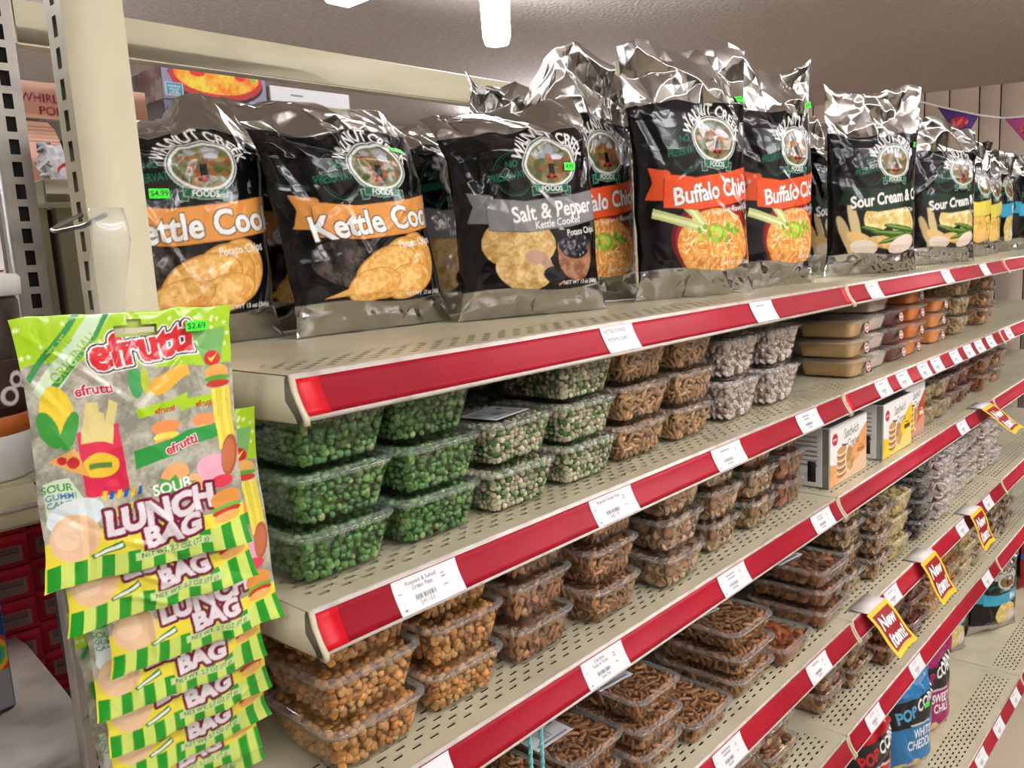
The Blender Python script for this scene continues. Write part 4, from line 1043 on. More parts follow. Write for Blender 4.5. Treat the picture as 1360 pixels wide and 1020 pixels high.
_tg = {}
def price_tag(key, xw, lines, num, w=0.085, nu=70):
    sec = int(xw // W); sh = shelves[key, sec]; k = (tuple(lines), num, w, nu)
    if k not in _tg:
        o = flat_print('price_tag', price_tag_canvas(lines, num, w), nu, M['card'], None, fn=tag_fn); _tg[k] = o.data; bpy.data.objects.remove(o)
    o = bpy.data.objects.new('price_tag', _tg[k]); COL.objects.link(o); o.parent = sh; o.location = (xw - (sec + 0.5) * W, -0.0002, 0)
    if lines and '~' not in lines: o['label'] = 'white shelf tag reading ' + ' '.join(l for l in lines if l)

price_tag('A', 0.470, ['KETTLE COOKED', '', 'POTATO CHIPS'], None, 0.068, 80)
price_tag('A', 0.862, ['~'], None, 0.075)
for x in (1.35, 1.85, 2.20): price_tag('A', x, ['~'], None, 0.07, 40)
price_tag('B', 0.135, ['Roasted & Salted', 'Green Peas'], '541101', 0.085, 110)
price_tag('B', 0.450, ['Roasted Green Peas'], '541119', 0.09, 90)
price_tag('B', 0.750, ['~'], '~', 0.09, 80)
price_tag('B', 1.045, ['~', '~'], '~1', 0.09, 60)
for x in (1.425, 1.555, 1.70, 1.80, 1.955, 2.08, 2.19, 2.31, 2.53): price_tag('B', x, ['~'], '~%s' % int(x * 100), 0.075, 36)
price_tag('C', 0.115, ['', '', 'RANCH'], None, 0.085, 90)
price_tag('C', 0.430, ['Oat Bran', 'Sesame Sticks'], '544154', 0.088, 100)
price_tag('C', 0.778, ['~', '~'], '~2', 0.088, 80)
price_tag('C', 1.130, ['~', '~'], '~3', 0.088, 50)
for x in (2.08,): price_tag('C', x, ['~'], '~6', 0.085, 36)
price_tag('D', 0.700, ['~', '~'], '~4', 0.088, 60)
price_tag('D', 1.040, ['~'], '~5', 0.088, 60)
for x in (1.44, 1.70, 1.98, 2.25): price_tag('D', x, ['~'], '~%s' % int(x * 100), 0.08, 36)
for x in (1.355, 1.64, 2.30): price_tag('E', x, ['~'], '~%s' % int(x * 100), 0.085, 36)
for x in (1.94, 2.13, 2.33): price_tag('F', x, ['~'], '~%s' % int(x * 100), 0.085, 30)

# sale signs
def sign_canvas():
    c = Canvas(0.108, 0.118, 1500, (240, 196, 40))
    m = (c.X > 0.010) & (c.X < 0.098) & (c.Y > 0.012) & (c.Y < 0.108); c.put(m, (150, 16, 30))
    c.text('New', 0.051, 0.066, 0.046, (255, 250, 248), [(0.0014, (70, 8, 14))], bold=0.03, shear=0.2, sx=0.80)
    c.text('Item!', 0.052, 0.020, 0.046, (255, 250, 248), [(0.0014, (70, 8, 14))], bold=0.03, shear=0.2, sx=0.78)
    return c
def sale_sign(x, y, z, dy, dz, label, cv, curl=0.012):
    t = empty('sale_sign', (x, y, z), 0, label, 'sign', 'new item signs')
    def fn(X, Z, U, V):
        s = 1 - V; return X, -dy * s - curl * np.sin(s * math.pi * 2) * 0.22, -dz * s - curl * 0.25 * s * np.cos(U * 6.28)
    flat_print('sign_face', cv, 90, M['card'], t, fn=fn)
    MB().box(-0.048, 0.0, 0.001, 0.048, 0.040, 0.0022).build('paper_tab', M['tab'], t)
sc_ = sign_canvas()
sale_sign(1.312, 0.572, 0.7775, 0.066, 0.070, 'yellow and red new item sign at the fourth shelf joint', sc_)
sale_sign(1.655, 0.572, 0.7775, 0.052, 0.086, 'yellow and red new item sign in the middle of the fourth shelf', sc_)
sale_sign(2.075, 0.572, 0.7775, 0.040, 0.088, 'smallest yellow and red new item sign before the white pretzels', sc_)
sale_sign(2.290, 0.602, 1.0310, 0.085, 0.060, 'tilted yellow and red new item sign on the third shelf', sc_)

# ------------------------------------------------------------------ cookie boxes
def cookie_canvas(col, dark):
    c = Canvas(0.205, 0.128, 1100, (240, 238, 234))
    m = c.Y < 0.050 + 0.045 * np.clip((c.X - 0.02) / 0.18, 0, 1) ** 1.4 - 0.012 * np.sin(c.X * 22); c.tex(m, col, [min(255, v + 22) for v in col], 10, 4)
    c.poly([(0.03, 0.0), (0.205, 0.05), (0.205, 0.0)], [min(255, int(v * 0.6 + 100)) for v in col])
    c.oval(0.025, 0.100, 0.015, 0.013, (190, 24, 60)); c.rect(0.014, 0.097, 0.036, 0.103, (236, 170, 180))
    c.text('Sandwich', 0.115, 0.094, 0.030, (50, 46, 50), rot=3, sx=0.72, shear=0.15); c.text('Creme', 0.125, 0.068, 0.030, (50, 46, 50), rot=3, sx=0.78, shear=0.15)
    c.poly([(0.058, 0.084), (0.098, 0.078), (0.074, 0.073)], (50, 46, 50))
    for i in range(4): c.oval(0.062, 0.020 + i * 0.014, 0.026, 0.010, (150, 100, 56)); c.oval(0.062, 0.024 + i * 0.014, 0.026, 0.008, (238, 220, 186)); c.oval(0.062, 0.028 + i * 0.014, 0.025, 0.008, (196, 150, 96))
    e = c.ell(0.105, 0.043, 0.024, 0.032, 8); c.put(e, (236, 216, 180)); e = c.ell(0.108, 0.043, 0.021, 0.029, 8); c.tex(e, (170, 124, 72), (214, 172, 116), 26, 6)
    c.rect(0.150, 0.045, 0.192, 0.056, dark); c.rect(0.160, 0.06, 0.182, 0.063, dark)
    return c
def grid_panel_canvas(w, h, base, ink, n):
    c = Canvas(w, h, 900, base)
    for i in range(n): c.rect(w * 0.12, h * (0.35 + 0.55 * i / n), w * 0.88, h * (0.35 + 0.55 * i / n) + h * 0.02, ink)
    return c
def cookie_box(x0, x1, y0, d, h, col, dark, label):
    w_ = x1 - x0; t = empty('cookie_box', ((x0 + x1) / 2, y0, ZS['C'] + 0.001), 0, label, 'box', 'sandwich cookie boxes')
    mb = MB().box(-w_ / 2, 0, 0, w_ / 2, d, h, bev=0.0012); mb.build('carton', M['white'], t)
    f = flat_print('printed_front', cookie_canvas(col, dark), 130, M['card'], t, W=w_ - 0.003, H=h - 0.003); f.location = (0, -0.0008, h / 2)
    f = flat_print('printed_top', grid_panel_canvas(0.2, 0.2, (84, 84, 82), (60, 60, 60), 9), 30, M['card'], t, W=w_ - 0.003, H=d - 0.003); f.location = (0, d / 2, h + 0.0008); f.rotation_euler = (-math.pi / 2, 0, 0)
    f = flat_print('side_panel', grid_panel_canvas(0.12, 0.128, (214, 212, 208), (70, 70, 74), 7), 40, M['card'], t, W=min(d, 0.09), H=h - 0.003); f.location = (-w_ / 2 - 0.0008, 0.06, h / 2); f.rotation_euler = (0, 0, -math.pi / 2)
    MB().box(-w_ / 2 - 0.0018, 0.028, 0.012, -w_ / 2 - 0.0004, 0.045, 0.055).build('side_slot', M['black'], t)
cookie_box(1.262, 1.468, 0.652, 0.22, 0.128, (214, 150, 92), (176, 106, 52), 'orange sandwich cookie box with white top beside the shelf joint')
cookie_box(1.545, 1.742, 0.642, 0.24, 0.128, (228, 190, 30), (90, 70, 20), 'yellow sandwich cookie box between the orange and red ones')
cookie_box(1.752, 1.905, 0.66, 0.22, 0.132, (176, 72, 40), (240, 220, 200), 'rust red sandwich cookie box with a green price dot')

# mint coloured twisted cords hanging in front of the lower tubs
for i, (x, lb) in enumerate(((0.290, 'mint green twisted cord nearer the post, over the brown snack sticks'), (0.3105, 'mint green twisted cord farther from the post, over the brown snack sticks'))):
    mb = MB(); n = 90; z0 = 0.70; z1 = 0.986; y = 0.622 
    for ph in (0, math.pi):
        pts = [(x + 0.0013 * math.cos(k * 0.9 + ph), y + 0.0013 * math.sin(k * 0.9 + ph), z0 + (z1 - z0) * k / n) for k in range(n + 1)]
        mb.tube(pts, 0.0019, 6)
    o = mb.build('twisted_cord', mat('mint_cord', (120, 196, 196), 0.6), None, True); tag(o, lb, 'cord', 'mint cords')

# ------------------------------------------------------------------ bags on the bottom shelf
def pop_canvas(base, word, wcol, sub, sy=0.12):
    c = Canvas(BW, BH, 1500, base)
    m = (c.Y > 0.175 + c.X * 0.15) & (c.Y < 0.275 + c.X * 0.15); c.put(m, (22, 24, 30))
    c.text('POP', 0.080, 0.212, 0.062, wcol, rot=18, bold=0.03, sx=0.7); c.text('CORN', 0.176, 0.250, 0.062, (235, 235, 235), rot=18, bold=0.03, sx=0.62)
    c.rect(0.085, 0.190, 0.18, 0.196, (200, 200, 200))
    for i, l in enumerate(sub): c.text(l, 0.145, 0.145 - i * 0.04, 0.046, (232, 236, 240), bold=0.02, sx=0.66)
    for k in range(4): c.oval(0.06 + 0.05 * k, 0.035 + 0.01 * (k % 2), 0.028, 0.024, (226, 196, 140)); 
    return c
_cv['popblue'] = pop_canvas((44, 116, 168), 'POP', (90, 170, 214), ['WHITE', 'CHEDDAR'])
_cv['poppink'] = pop_canvas((150, 22, 92), 'POP', (150, 30, 90), ['SWEET', 'CHILI'])
_cv['popred'] = pop_canvas((176, 16, 28), 'POP', (200, 30, 40), ['', ''])
def cheese_canvas():
    c = Canvas(BW, BH, 900, (60, 50, 46)); m = c.ell(0.125, 0.13, 0.11, 0.13); c.tex(m, (200, 120, 40), (240, 190, 110), 12, 3); return c
_cv['cheese'] = cheese_canvas()
def redbag_canvas():
    c = Canvas(BW, BH, 600, (140, 16, 26)); c.rect(0, 0.16, 0.25, 0.19, (40, 90, 160)); return c
_cv['redbag'] = redbag_canvas()
zf = ZS['F'] + 0.0015; gb = 'snack bags on the bottom shelf'
chip_bag('popred', 1.50, 0.66, -12, 'red and black popcorn bag beside the blue popcorn bag', gb, w=0.20, h=0.305, px=100, T=0.09, seed=81, z=zf)
chip_bag('popblue', 1.745, 0.645, -20, 'blue white cheddar popcorn bag with a green price sticker', gb, w=0.20, h=0.305, px=130, T=0.09, seed=84, z=zf, sticker=(0.66, 0.62, '4.99'))
chip_bag('popblue', 1.66, 0.79, -10, 'blue popcorn bag standing behind the red and blue ones', gb, w=0.20, h=0.30, px=60, T=0.08, seed=85, z=zf)
chip_bag('poppink', 1.945, 0.660, -22, 'magenta sweet chili snack bag beside the blue popcorn bag', gb, w=0.21, h=0.305, px=110, T=0.10, seed=88, z=zf)
chip_bag('cheese', 2.19, 0.72, -12, 'orange snack bag beside the magenta bag', gb, w=0.18, h=0.30, px=70, T=0.08, seed=90, z=zf)
chip_bag('blue', 2.44, 0.745, -24, 'black chip bag with blue banner on the bottom shelf, nearer one', gb, w=0.22, h=0.318, px=80, T=0.08, seed=91, z=zf)
chip_bag('blue', 2.73, 0.665, -26, 'black chip bag with blue banner on the bottom shelf, farther one', gb, w=0.24, h=0.318, px=100, T=0.08, seed=94, z=zf)
chip_bag('cheese', 2.98, 0.78, -12, 'orange and pink snack bag behind the blue banner bags', gb, w=0.22, h=0.30, px=60, T=0.08, seed=96, z=zf)
chip_bag('redbag', 3.28, 0.63, -16, 'dark red snack bag with a blue stripe at the picture edge', gb, w=0.28, h=0.30, px=70, T=0.12, seed=99, z=zf)

# ------------------------------------------------------------------ hanging candy bags
def candy_canvas():
    Wc, Hc = 0.150, 0.190
    c = Canvas(Wc, Hc, 3800, (168, 164, 150)); r = np.random.default_rng(2)
    lime, green, yel = (164, 206, 34), (34, 150, 40), (236, 220, 70)
    c.tex(c.X > -1, (138, 136, 120), (192, 190, 172), 14, 3)
    # wrapped sweets behind the window
    c.poly([(0.028, 0.108), (0.058, 0.112), (0.060, 0.062), (0.030, 0.060)], (212, 44, 78))
    for p in ([(0.030, 0.100), (0.036, 0.128), (0.044, 0.128), (0.046, 0.100)], [(0.046, 0.100), (0.052, 0.130), (0.058, 0.126), (0.052, 0.098)], [(0.040, 0.100), (0.043, 0.122), (0.048, 0.120), (0.049, 0.100)]): c.poly(p, (224, 208, 136))
    c.oval(0.042, 0.083, 0.013, 0.009, (236, 200, 60)); c.rect(0.034, 0.081, 0.050, 0.085, (90, 130, 60))
    c.text('efrutti', 0.043, 0.134, 0.010, (190, 30, 60), [(0.0006, (250, 240, 240))], bold=0.03, rot=4)
    c.poly([(0.080, 0.132), (0.084, 0.140), (0.112, 0.150), (0.114, 0.140), (0.088, 0.128)], (244, 182, 66)); c.oval(0.072, 0.140, 0.005, 0.012, (70, 160, 90)); c.oval(0.079, 0.140, 0.003, 0.010, (190, 200, 70))
    for x in (0.092, 0.124):
        c.poly([(x - 0.022, 0.120), (x + 0.018, 0.126), (x + 0.018, 0.119), (x - 0.020, 0.113)], lime); c.text('efrutti', x, 0.1155, 0.006, (190, 30, 50), bold=0.03, rot=4)
        c.oval(x, 0.104, 0.011, 0.0055, (240, 150, 90)); c.oval(x, 0.097, 0.010, 0.0035, (232, 220, 90)); c.oval(x, 0.093, 0.010, 0.003, (236, 160, 100))
    c.poly([(0.066, 0.090), (0.146, 0.104), (0.146, 0.094), (0.066, 0.076)], (44, 150, 66)); c.text('efrutti', 0.103, 0.0855, 0.010, (200, 30, 50), [(0.0004, (250, 240, 240))], bold=0.03, rot=9)
    for i in range(6): c.poly([(0.040 + i * 0.005, 0.058), (0.043 + i * 0.005, 0.058), (0.045 + i * 0.005, 0.064), (0.042 + i * 0.005, 0.064)], (34, 90, 150) if i % 2 else (236, 200, 40))
    c.poly([(0.040, 0.048), (0.062, 0.054), (0.060, 0.044), (0.040, 0.040)], (190, 206, 80)); c.text('efrutti', 0.050, 0.042, 0.006, (190, 30, 60), bold=0.03, rot=6)
    c.oval(0.095, 0.066, 0.011, 0.010, (240, 172, 112), rot=20); c.oval(0.110, 0.057, 0.011, 0.006, (242, 178, 120), rot=-30); c.oval(0.126, 0.066, 0.014, 0.011, (240, 176, 196)); c.oval(0.132, 0.055, 0.010, 0.005, (214, 60, 80))
    # lime header with stars and ribbon
    hd = c.Y > 0.152 + 0.006 * np.sin(c.X * 28 + 1); c.put(hd, lime)
    for i in range(46):
        x, y = r.uniform(0, Wc), r.uniform(0.153, 0.188); st = []
        for k in range(10):
            a = math.pi / 2 + k * math.pi / 5; q = 0.0023 if k % 2 == 0 else 0.001; st.append((x + q * math.cos(a), y + q * math.sin(a)))
        c.put(c.pm(st) & hd, (226, 240, 170))
    c.poly([(0.004, 0.140), (0.050, 0.192), (0.066, 0.192), (0.045, 0.168), (0.012, 0.128)], (202, 226, 190))
    c.poly([(0.002, 0.150), (0.040, 0.192), (0.045, 0.192), (0.004, 0.146)], (50, 140, 70)); c.poly([(0.010, 0.130), (0.048, 0.170), (0.064, 0.192), (0.060, 0.192), (0.044, 0.170), (0.008, 0.134)], (50, 140, 70))
    c.text('THE', 0.028, 0.166, 0.010, (150, 190, 60), rot=47, bold=0.01); c.text('ORIGINAL!', 0.036, 0.158, 0.0105, (150, 190, 60), rot=45, bold=0.01, sx=0.85)
    m = c.tm('efrutti', 0.082, 0.155, 0.031, rot=6, bold=0.045, sx=0.98); c.put(c.grow(m, 0.0030), (240, 236, 230)); c.put(c.grow(m, 0.0021), (34, 48, 50)); c.put(c.grow(m, 0.0010), (240, 236, 232)); c.put(m, (204, 34, 44))
    # plain food pictures down both sides
    c.oval(0.017, 0.122, 0.011, 0.020, (236, 206, 60)); c.oval(0.011, 0.112, 0.006, 0.014, (60, 150, 60), rot=20); c.oval(0.024, 0.110, 0.005, 0.014, (60, 150, 60), rot=-20)
    c.poly([(0.008, 0.090), (0.026, 0.098), (0.034, 0.076)], (226, 170, 90)); c.oval(0.024, 0.088, 0.004, 0.004, (190, 50, 50)); c.oval(0.017, 0.090, 0.003, 0.003, (190, 50, 50))
    c.poly([(0.004, 0.076), (0.020, 0.078), (0.034, 0.050), (0.012, 0.040), (0.004, 0.046)], (206, 228, 196)); c.text('SOUR', 0.012, 0.069, 0.0075, (60, 140, 60), bold=0.02); c.text('GUMMI', 0.014, 0.0635, 0.006, (60, 110, 170), bold=0.02); c.text('CANDY', 0.015, 0.058, 0.006, (60, 110, 170), bold=0.02)
    e = c.pm([(0.117, 0.172), (0.146, 0.174), (0.140, 0.146), (0.128, 0.142)]); c.put(e, (120, 176, 100)); c.oval(0.133, 0.151, 0.007, 0.006, (200, 30, 40)); c.poly([(0.129, 0.152), (0.132, 0.148), (0.138, 0.155), (0.132, 0.151)], (240, 220, 80))
    c.oval(0.136, 0.140, 0.010, 0.006, (226, 170, 90)); c.oval(0.136, 0.135, 0.011, 0.0025, (90, 160, 60)); c.oval(0.136, 0.131, 0.010, 0.003, (190, 60, 50))
    for i in range(4): c.poly([(0.130 + i * 0.0042, 0.128), (0.1335 + i * 0.0042, 0.128), (0.137 + i * 0.0035, 0.080), (0.133 + i * 0.0035, 0.080)], [(238, 222, 90), (226, 206, 70)][i % 2])
    c.oval(0.141, 0.074, 0.0075, 0.016, (170, 90, 60), rot=-10); c.oval(0.140, 0.074, 0.006, 0.013, (190, 110, 74), rot=-10)
    # lower panel: yellow ground, title, striped cloth
    lo = c.Y < 0.034 + 0.004 * np.sin(c.X * 40); c.put(lo, yel)
    st = c.Y < 0.017 + 0.006 * np.clip((c.X - 0.1) / 0.05, 0, 1)
    for i in range(17):
        x0 = i * 0.009 + 0.001; c.put(st & (c.X > x0) & (c.X < x0 + 0.009), green if i % 2 == 0 else (206, 226, 110))
    c.oval(0.022, 0.050, 0.019, 0.012, (226, 238, 240), rot=10); c.oval(0.020, 0.034, 0.017, 0.017, (240, 200, 160)); c.oval(0.016, 0.036, 0.010, 0.010, (246, 214, 178))
    c.poly([(0.030, 0.019), (0.052, 0.027), (0.054, 0.021), (0.032, 0.016)], (40, 130, 60)); c.poly([(0.032, 0.019), (0.052, 0.025), (0.052, 0.022), (0.033, 0.017)], (236, 238, 230))
    bst = []
    for k in range(18):
        a = k * math.pi / 9; q = 0.019 if k % 2 == 0 else 0.011; bst.append((0.092 + q * math.cos(a), 0.058 + 0.55 * q * math.sin(a)))
    c.poly(bst, (70, 160, 60)); c.text('SOUR', 0.092, 0.055, 0.0115, (240, 244, 236), bold=0.03, rot=4)
    m = c.tm('LUNCH', 0.083, 0.0345, 0.0245, rot=4, bold=0.035, sx=1.0); m2 = c.tm('BAG', 0.090, 0.0185, 0.0205, rot=4, bold=0.035, sx=1.08); mm = m | m2
    c.put(c.grow(mm, 0.0030), (116, 28, 60)); c.put(c.grow(mm, 0.0004), (226, 206, 214)); c.put(mm, (232, 224, 228))
    c.oval(0.134, 0.040, 0.013, 0.008, (226, 150, 70), rot=6); c.oval(0.134, 0.033, 0.014, 0.003, (110, 170, 60), rot=6); c.oval(0.134, 0.030, 0.013, 0.003, (190, 50, 40), rot=6); c.oval(0.134, 0.026, 0.012, 0.004, (232, 176, 100), rot=6)
    c.rect(0.060, 0.0085, 0.120, 0.0145, (196, 220, 150)); c.text('NET WT. 2.7 OZ (77 g)', 0.090, 0.0098, 0.0052, (30, 90, 60), bold=0.01)
    # hang hole
    return c
CC = candy_canvas()
def candy_bag(x, y, z, rz, rx, label, nu=200, seed=1, w=0.150, h=0.190, roll=0.0, sticker=False, sl=0.0):
    nv = int(nu * h / w); U, V = np.meshgrid(np.linspace(0, 1, nu), np.linspace(0, 1, nv))
    def surf(U, V, side):
        s = 2 * U - 1; prof = np.clip(V / 0.12, 0, 1) ** 0.7 * np.clip((1 - V) / 0.25, 0, 1) ** 0.7
        belly = (1 - np.abs(s) ** 2.6) ** 0.8 * prof
        D = facet(U, V, 7, 8, seed) * 0.0022 + facet(U, V, 14, 16, seed + 3) * 0.0007 + crease(U, V, 16, seed + 9, 0.0022, 0.03) + 0.0011 * np.sin(s * 9 + seed) * np.clip((0.15 - V) * 8, 0, 1)
        X = s * w / 2 * (1 - 0.05 * prof) + facet(U, V, 2, 9, seed + 5) * 0.0012
        Z = V * h + facet(U, V * 0, 8, 2, seed + 7) * 0.0015 + sl * s
        Y = side * 0.0062 * belly + D * (1 - np.abs(s) ** 8) * 0.9 - 0.010 * np.clip(0.12 - V, 0, 1) * 4 * (0.6 + 0.4 * np.sin(s * 2 + seed))
        return np.stack([X, Y, Z], -1)
    Pf = surf(U, V, -1); cc = CC.sample(U, V); cc[..., 3] = 0
    nb, nvb = 40, 50; Ub, Vb = np.meshgrid(np.linspace(0, 1, nb), np.linspace(0, 1, nvb)); Pb = surf(Ub, Vb, 1)
    cb = np.tile(np.array([*lin((196, 214, 120)), 0]), (nvb, nb, 1))
    F = np.concatenate([gridF(nv, nu), gridF(nvb, nb, nu * nv, True)])
    # punched hang hole in the header
    hole = (np.abs(U - 0.52) < 0.10) & (np.abs(V - 0.930) < 0.022); hole |= (np.abs(U - 0.52) < 0.035) & (V > 0.93) & (V < 0.975)
    ki = ~hole.ravel()[F].any(1) if False else np.ones(len(F), bool)
    nf = (nv - 1) * (nu - 1); hv = hole.ravel(); ki[:nf] = ~hv[F[:nf]].all(1)
    holb = ((np.abs(Ub - 0.52) < 0.10) & (np.abs(Vb - 0.930) < 0.022)).ravel(); ki[nf:] = ~holb[F[nf:] - nu * nv].all(1)
    o = build('candy_bag', np.concatenate([Pf.reshape(-1, 3), Pb.reshape(-1, 3)]), F[ki], M['candy'], None, True, np.concatenate([cc.reshape(-1, 4), cb.reshape(-1, 4)]))
    o.location = (x, y, z); o.rotation_euler = (math.radians(rx), math.radians(roll), math.radians(rz)); tag(o, label, 'candy bag', 'lunch bag candy on the hanging strip')
    if sticker:
        c = Canvas(0.016, 0.0075, 4000, (70, 236, 60)); c.text('$2.69', 0.008, 0.0018, 0.0062, (20, 60, 20), bold=0.01)
        s_ = flat_print('price_sticker', c, 50, M['card'], o); s_.location = (0.045, -0.0068, 0.176)
    return o
cb_ = [(-0.126, 0.606, 1.3255, -6, 'front candy bag with the green price sticker', 260), (-0.113, 0.622, 1.286, -6, 'second candy bag down the hanging strip', 200), (-0.082, 0.640, 1.234, -6, 'third candy bag down, shifted away from the post', 210),
       (-0.091, 0.658, 1.194, -6, 'fourth candy bag down the hanging strip', 190), (-0.080, 0.676, 1.152, -6, 'fifth candy bag down the hanging strip', 180), (-0.074, 0.694, 1.112, -5, 'sixth candy bag down, cut by the picture edge', 170), (-0.078, 0.712, 1.078, -8, 'rearmost candy bag peeking out beside the lower bags', 120), (-0.066, 0.730, 1.05, -5, 'lowest candy bag on the hanging strip', 90)]
for i, (x, y, z, rz, lab, n) in enumerate(cb_):
    candy_bag(x, y, z, rz, 0, lab, n, seed=100 + i * 7, sticker=(i == 0), roll=[-1, 1.5, 2, 1, 2.5, 3, 2, 3][i] * -1, w=0.150 if i == 0 else 0.145)

# hook in the post and the clear hang strip
hk = empty('display_hook', (-0.0895, 0.760, 1.592), 0, 'bent zinc wire hook in a slot of the cream post', 'hook')
MB().tube([(0.012, 0.002, 0.004), (0.0, 0.0, 0.002), (-0.022, -0.018, -0.006), (-0.034, -0.030, -0.012), (-0.036, -0.045, -0.014), (-0.030, -0.085, -0.012), (-0.026, -0.118, -0.006)], 0.0018, 10).build('wire', M['steel'], hk, True)
n, V, F = 40, [], []
for i in range(n):
    s = i / (n - 1); z = 1.590 - 0.46 * s; wv = 0.0120 + 0.002 * math.sin(s * 21)
    cx = -0.118; y = 0.640 + 0.06 * s + 0.10 * s * s - 0.012 * math.exp(-((s - 0.05) / 0.05) ** 2)
    for j in range(7):
        u = j / 6 * 2 - 1; V.append((cx + u * wv, y + 0.002 * math.cos(u * 3 + i), z)); 
for i in range(n - 1):
    for j in range(6): F.append((i * 7 + j, i * 7 + j + 1, (i + 1) * 7 + j + 1, (i + 1) * 7 + j))
o = build('hang_strip', V, F, M['film'], None, True); md = o.modifiers.new('thick', 'SOLIDIFY'); md.thickness = 0.0012; tag(o, 'cloudy clear plastic hang strip above the candy bags', 'hang strip')

# ------------------------------------------------------------------ end of aisle shelf with drink tubs
t = empty('end_shelf', (-0.30, 0.95, 1.335), 0, 'cream end shelf under the dark drink tub', 'shelf')
MB().box(-0.25, 0.0, -0.006, 0.2, 0.30, 0, bev=0.001).build('deck', M['cream'], t)
MB().box(-0.25, -0.012, -0.045, 0.2, 0.0, -0.0005, bev=0.003).build('front_rail', M['cream'], t)
MB().box(-0.25, -0.015, -0.026, 0.2, -0.0122, -0.022).build('price_groove', M['chan'], t)
def tub_print(z): pass
t = empty('drink_tub', (-0.142, 1.03, 1.336), 0, 'large dark brown drink tub with orange band and white lid', 'tub')
MB().lathe([(0.072, 0.0), (0.074, 0.004), (0.074, 0.045), (0.072, 0.047)], k=48).build('white_foot', M['white'], t, True)
MB().lathe([(0.0722, 0.0472), (0.0730, 0.048), (0.0730, 0.066), (0.0722, 0.067)], k=48).build('orange_band', mat('orange_band', (176, 92, 40), 0.4), t, True)
MB().lathe([(0.0720, 0.0672), (0.0728, 0.068), (0.0728, 0.186), (0.070, 0.19)], k=48).build('brown_body', mat('dark_brown_label', (46, 28, 22), 0.35), t, True)
MB().lathe([(0.070, 0.1902), (0.077, 0.192), (0.078, 0.210), (0.075, 0.214)], k=48).build('white_lid', M['white'], t, True)
c = Canvas(0.05, 0.05, 1500, (46, 28, 22)); c.oval(0.03, 0.028, 0.010, 0.009, (200, 190, 186)); c.oval(0.03, 0.028, 0.006, 0.005, (46, 28, 22)); c.oval(0.018, 0.012, 0.012, 0.010, (200, 190, 186)); c.oval(0.018, 0.012, 0.007, 0.006, (46, 28, 22)); c.rect(0.036, 0.018, 0.044, 0.022, (190, 180, 176))
f = flat_print('label_print', c, 40, M['card'], t, fn=lambda X, Z, U, V: (0.0735 * np.sin(X / 0.0735 + 0.62), -0.0735 * np.cos(X / 0.0735 + 0.62), Z + 0.10))
t = empty('snack_carton', (-0.128, 1.03, 1.552), math.radians(-8), 'small brown and white printed carton on the drink tub lid', 'box')
MB().box(-0.05, -0.02, 0, 0.05, 0.03, 0.075, bev=0.003).build('carton', mat('rust_carton', (150, 84, 48), 0.5, c2=(110, 60, 34), scale=60), t)
c = Canvas(0.098, 0.05, 900, (226, 220, 214)); c.oval(0.07, 0.018, 0.012, 0.016, (150, 80, 50)); c.oval(0.086, 0.014, 0.006, 0.010, (40, 40, 44)); c.oval(0.05, 0.02, 0.01, 0.014, (190, 120, 70)); f = flat_print('printed_front', c, 50, M['card'], t); f.location = (0, -0.0208, 0.027)

# things seen between the uprights, on the far side of the shelving
t = empty('side_deck', (0.0, 0.0, 0.9), 0, 'scuffed grey shelf deck seen low between the uprights', 'shelf')
pts = [(-0.06, 1.112), (-0.012, 1.195), (0.010, 1.28), (0.018, 1.34), (0.023, 1.394), (0.030, 1.485), (0.039, 1.60), (0.037, 1.69), (-0.40, 1.69), (-0.55, 1.112)]
n = len(pts); V = [(a, b, 0.0) for a, b in pts] + [(a, b, -0.025) for a, b in pts]
F = [tuple(range(n)), tuple(range(n, 2 * n))[::-1]] + [(i, i + n, (i + 1) % n + n, (i + 1) % n) for i in range(n)]
build('deck', V, F, M['grey'], t)
t = empty('blue_carton', (-0.09, 1.375, 0.901), math.radians(6), 'tall blue cereal carton with rainbow ball at the picture edge', 'box')
MB().box(-0.06, 0, 0, 0.046, 0.05, 0.25, bev=0.002).build('carton', mat('blue_carton', (30, 70, 140), 0.4, c2=(24, 56, 120), scale=12), t)
c = Canvas(0.10, 0.24, 800, (34, 78, 150)); 
for q, cl in ((0.034, (220, 60, 50)), (0.028, (240, 180, 50)), (0.022, (80, 180, 90)), (0.016, (60, 110, 200))): c.oval(0.075, 0.085, q, q, cl)
c.poly([(0.03, 0.0), (0.1, 0.0), (0.1, 0.06), (0.05, 0.055)], (150, 150, 150)); c.poly([(0.05, 0.17), (0.1, 0.15), (0.1, 0.2)], (240, 200, 60)); c.oval(0.06, 0.20, 0.02, 0.02, (220, 225, 230))
f = flat_print('printed_front', c, 60, M['card'], t, W=0.102, H=0.244); f.location = (-0.007, -0.0008, 0.125)
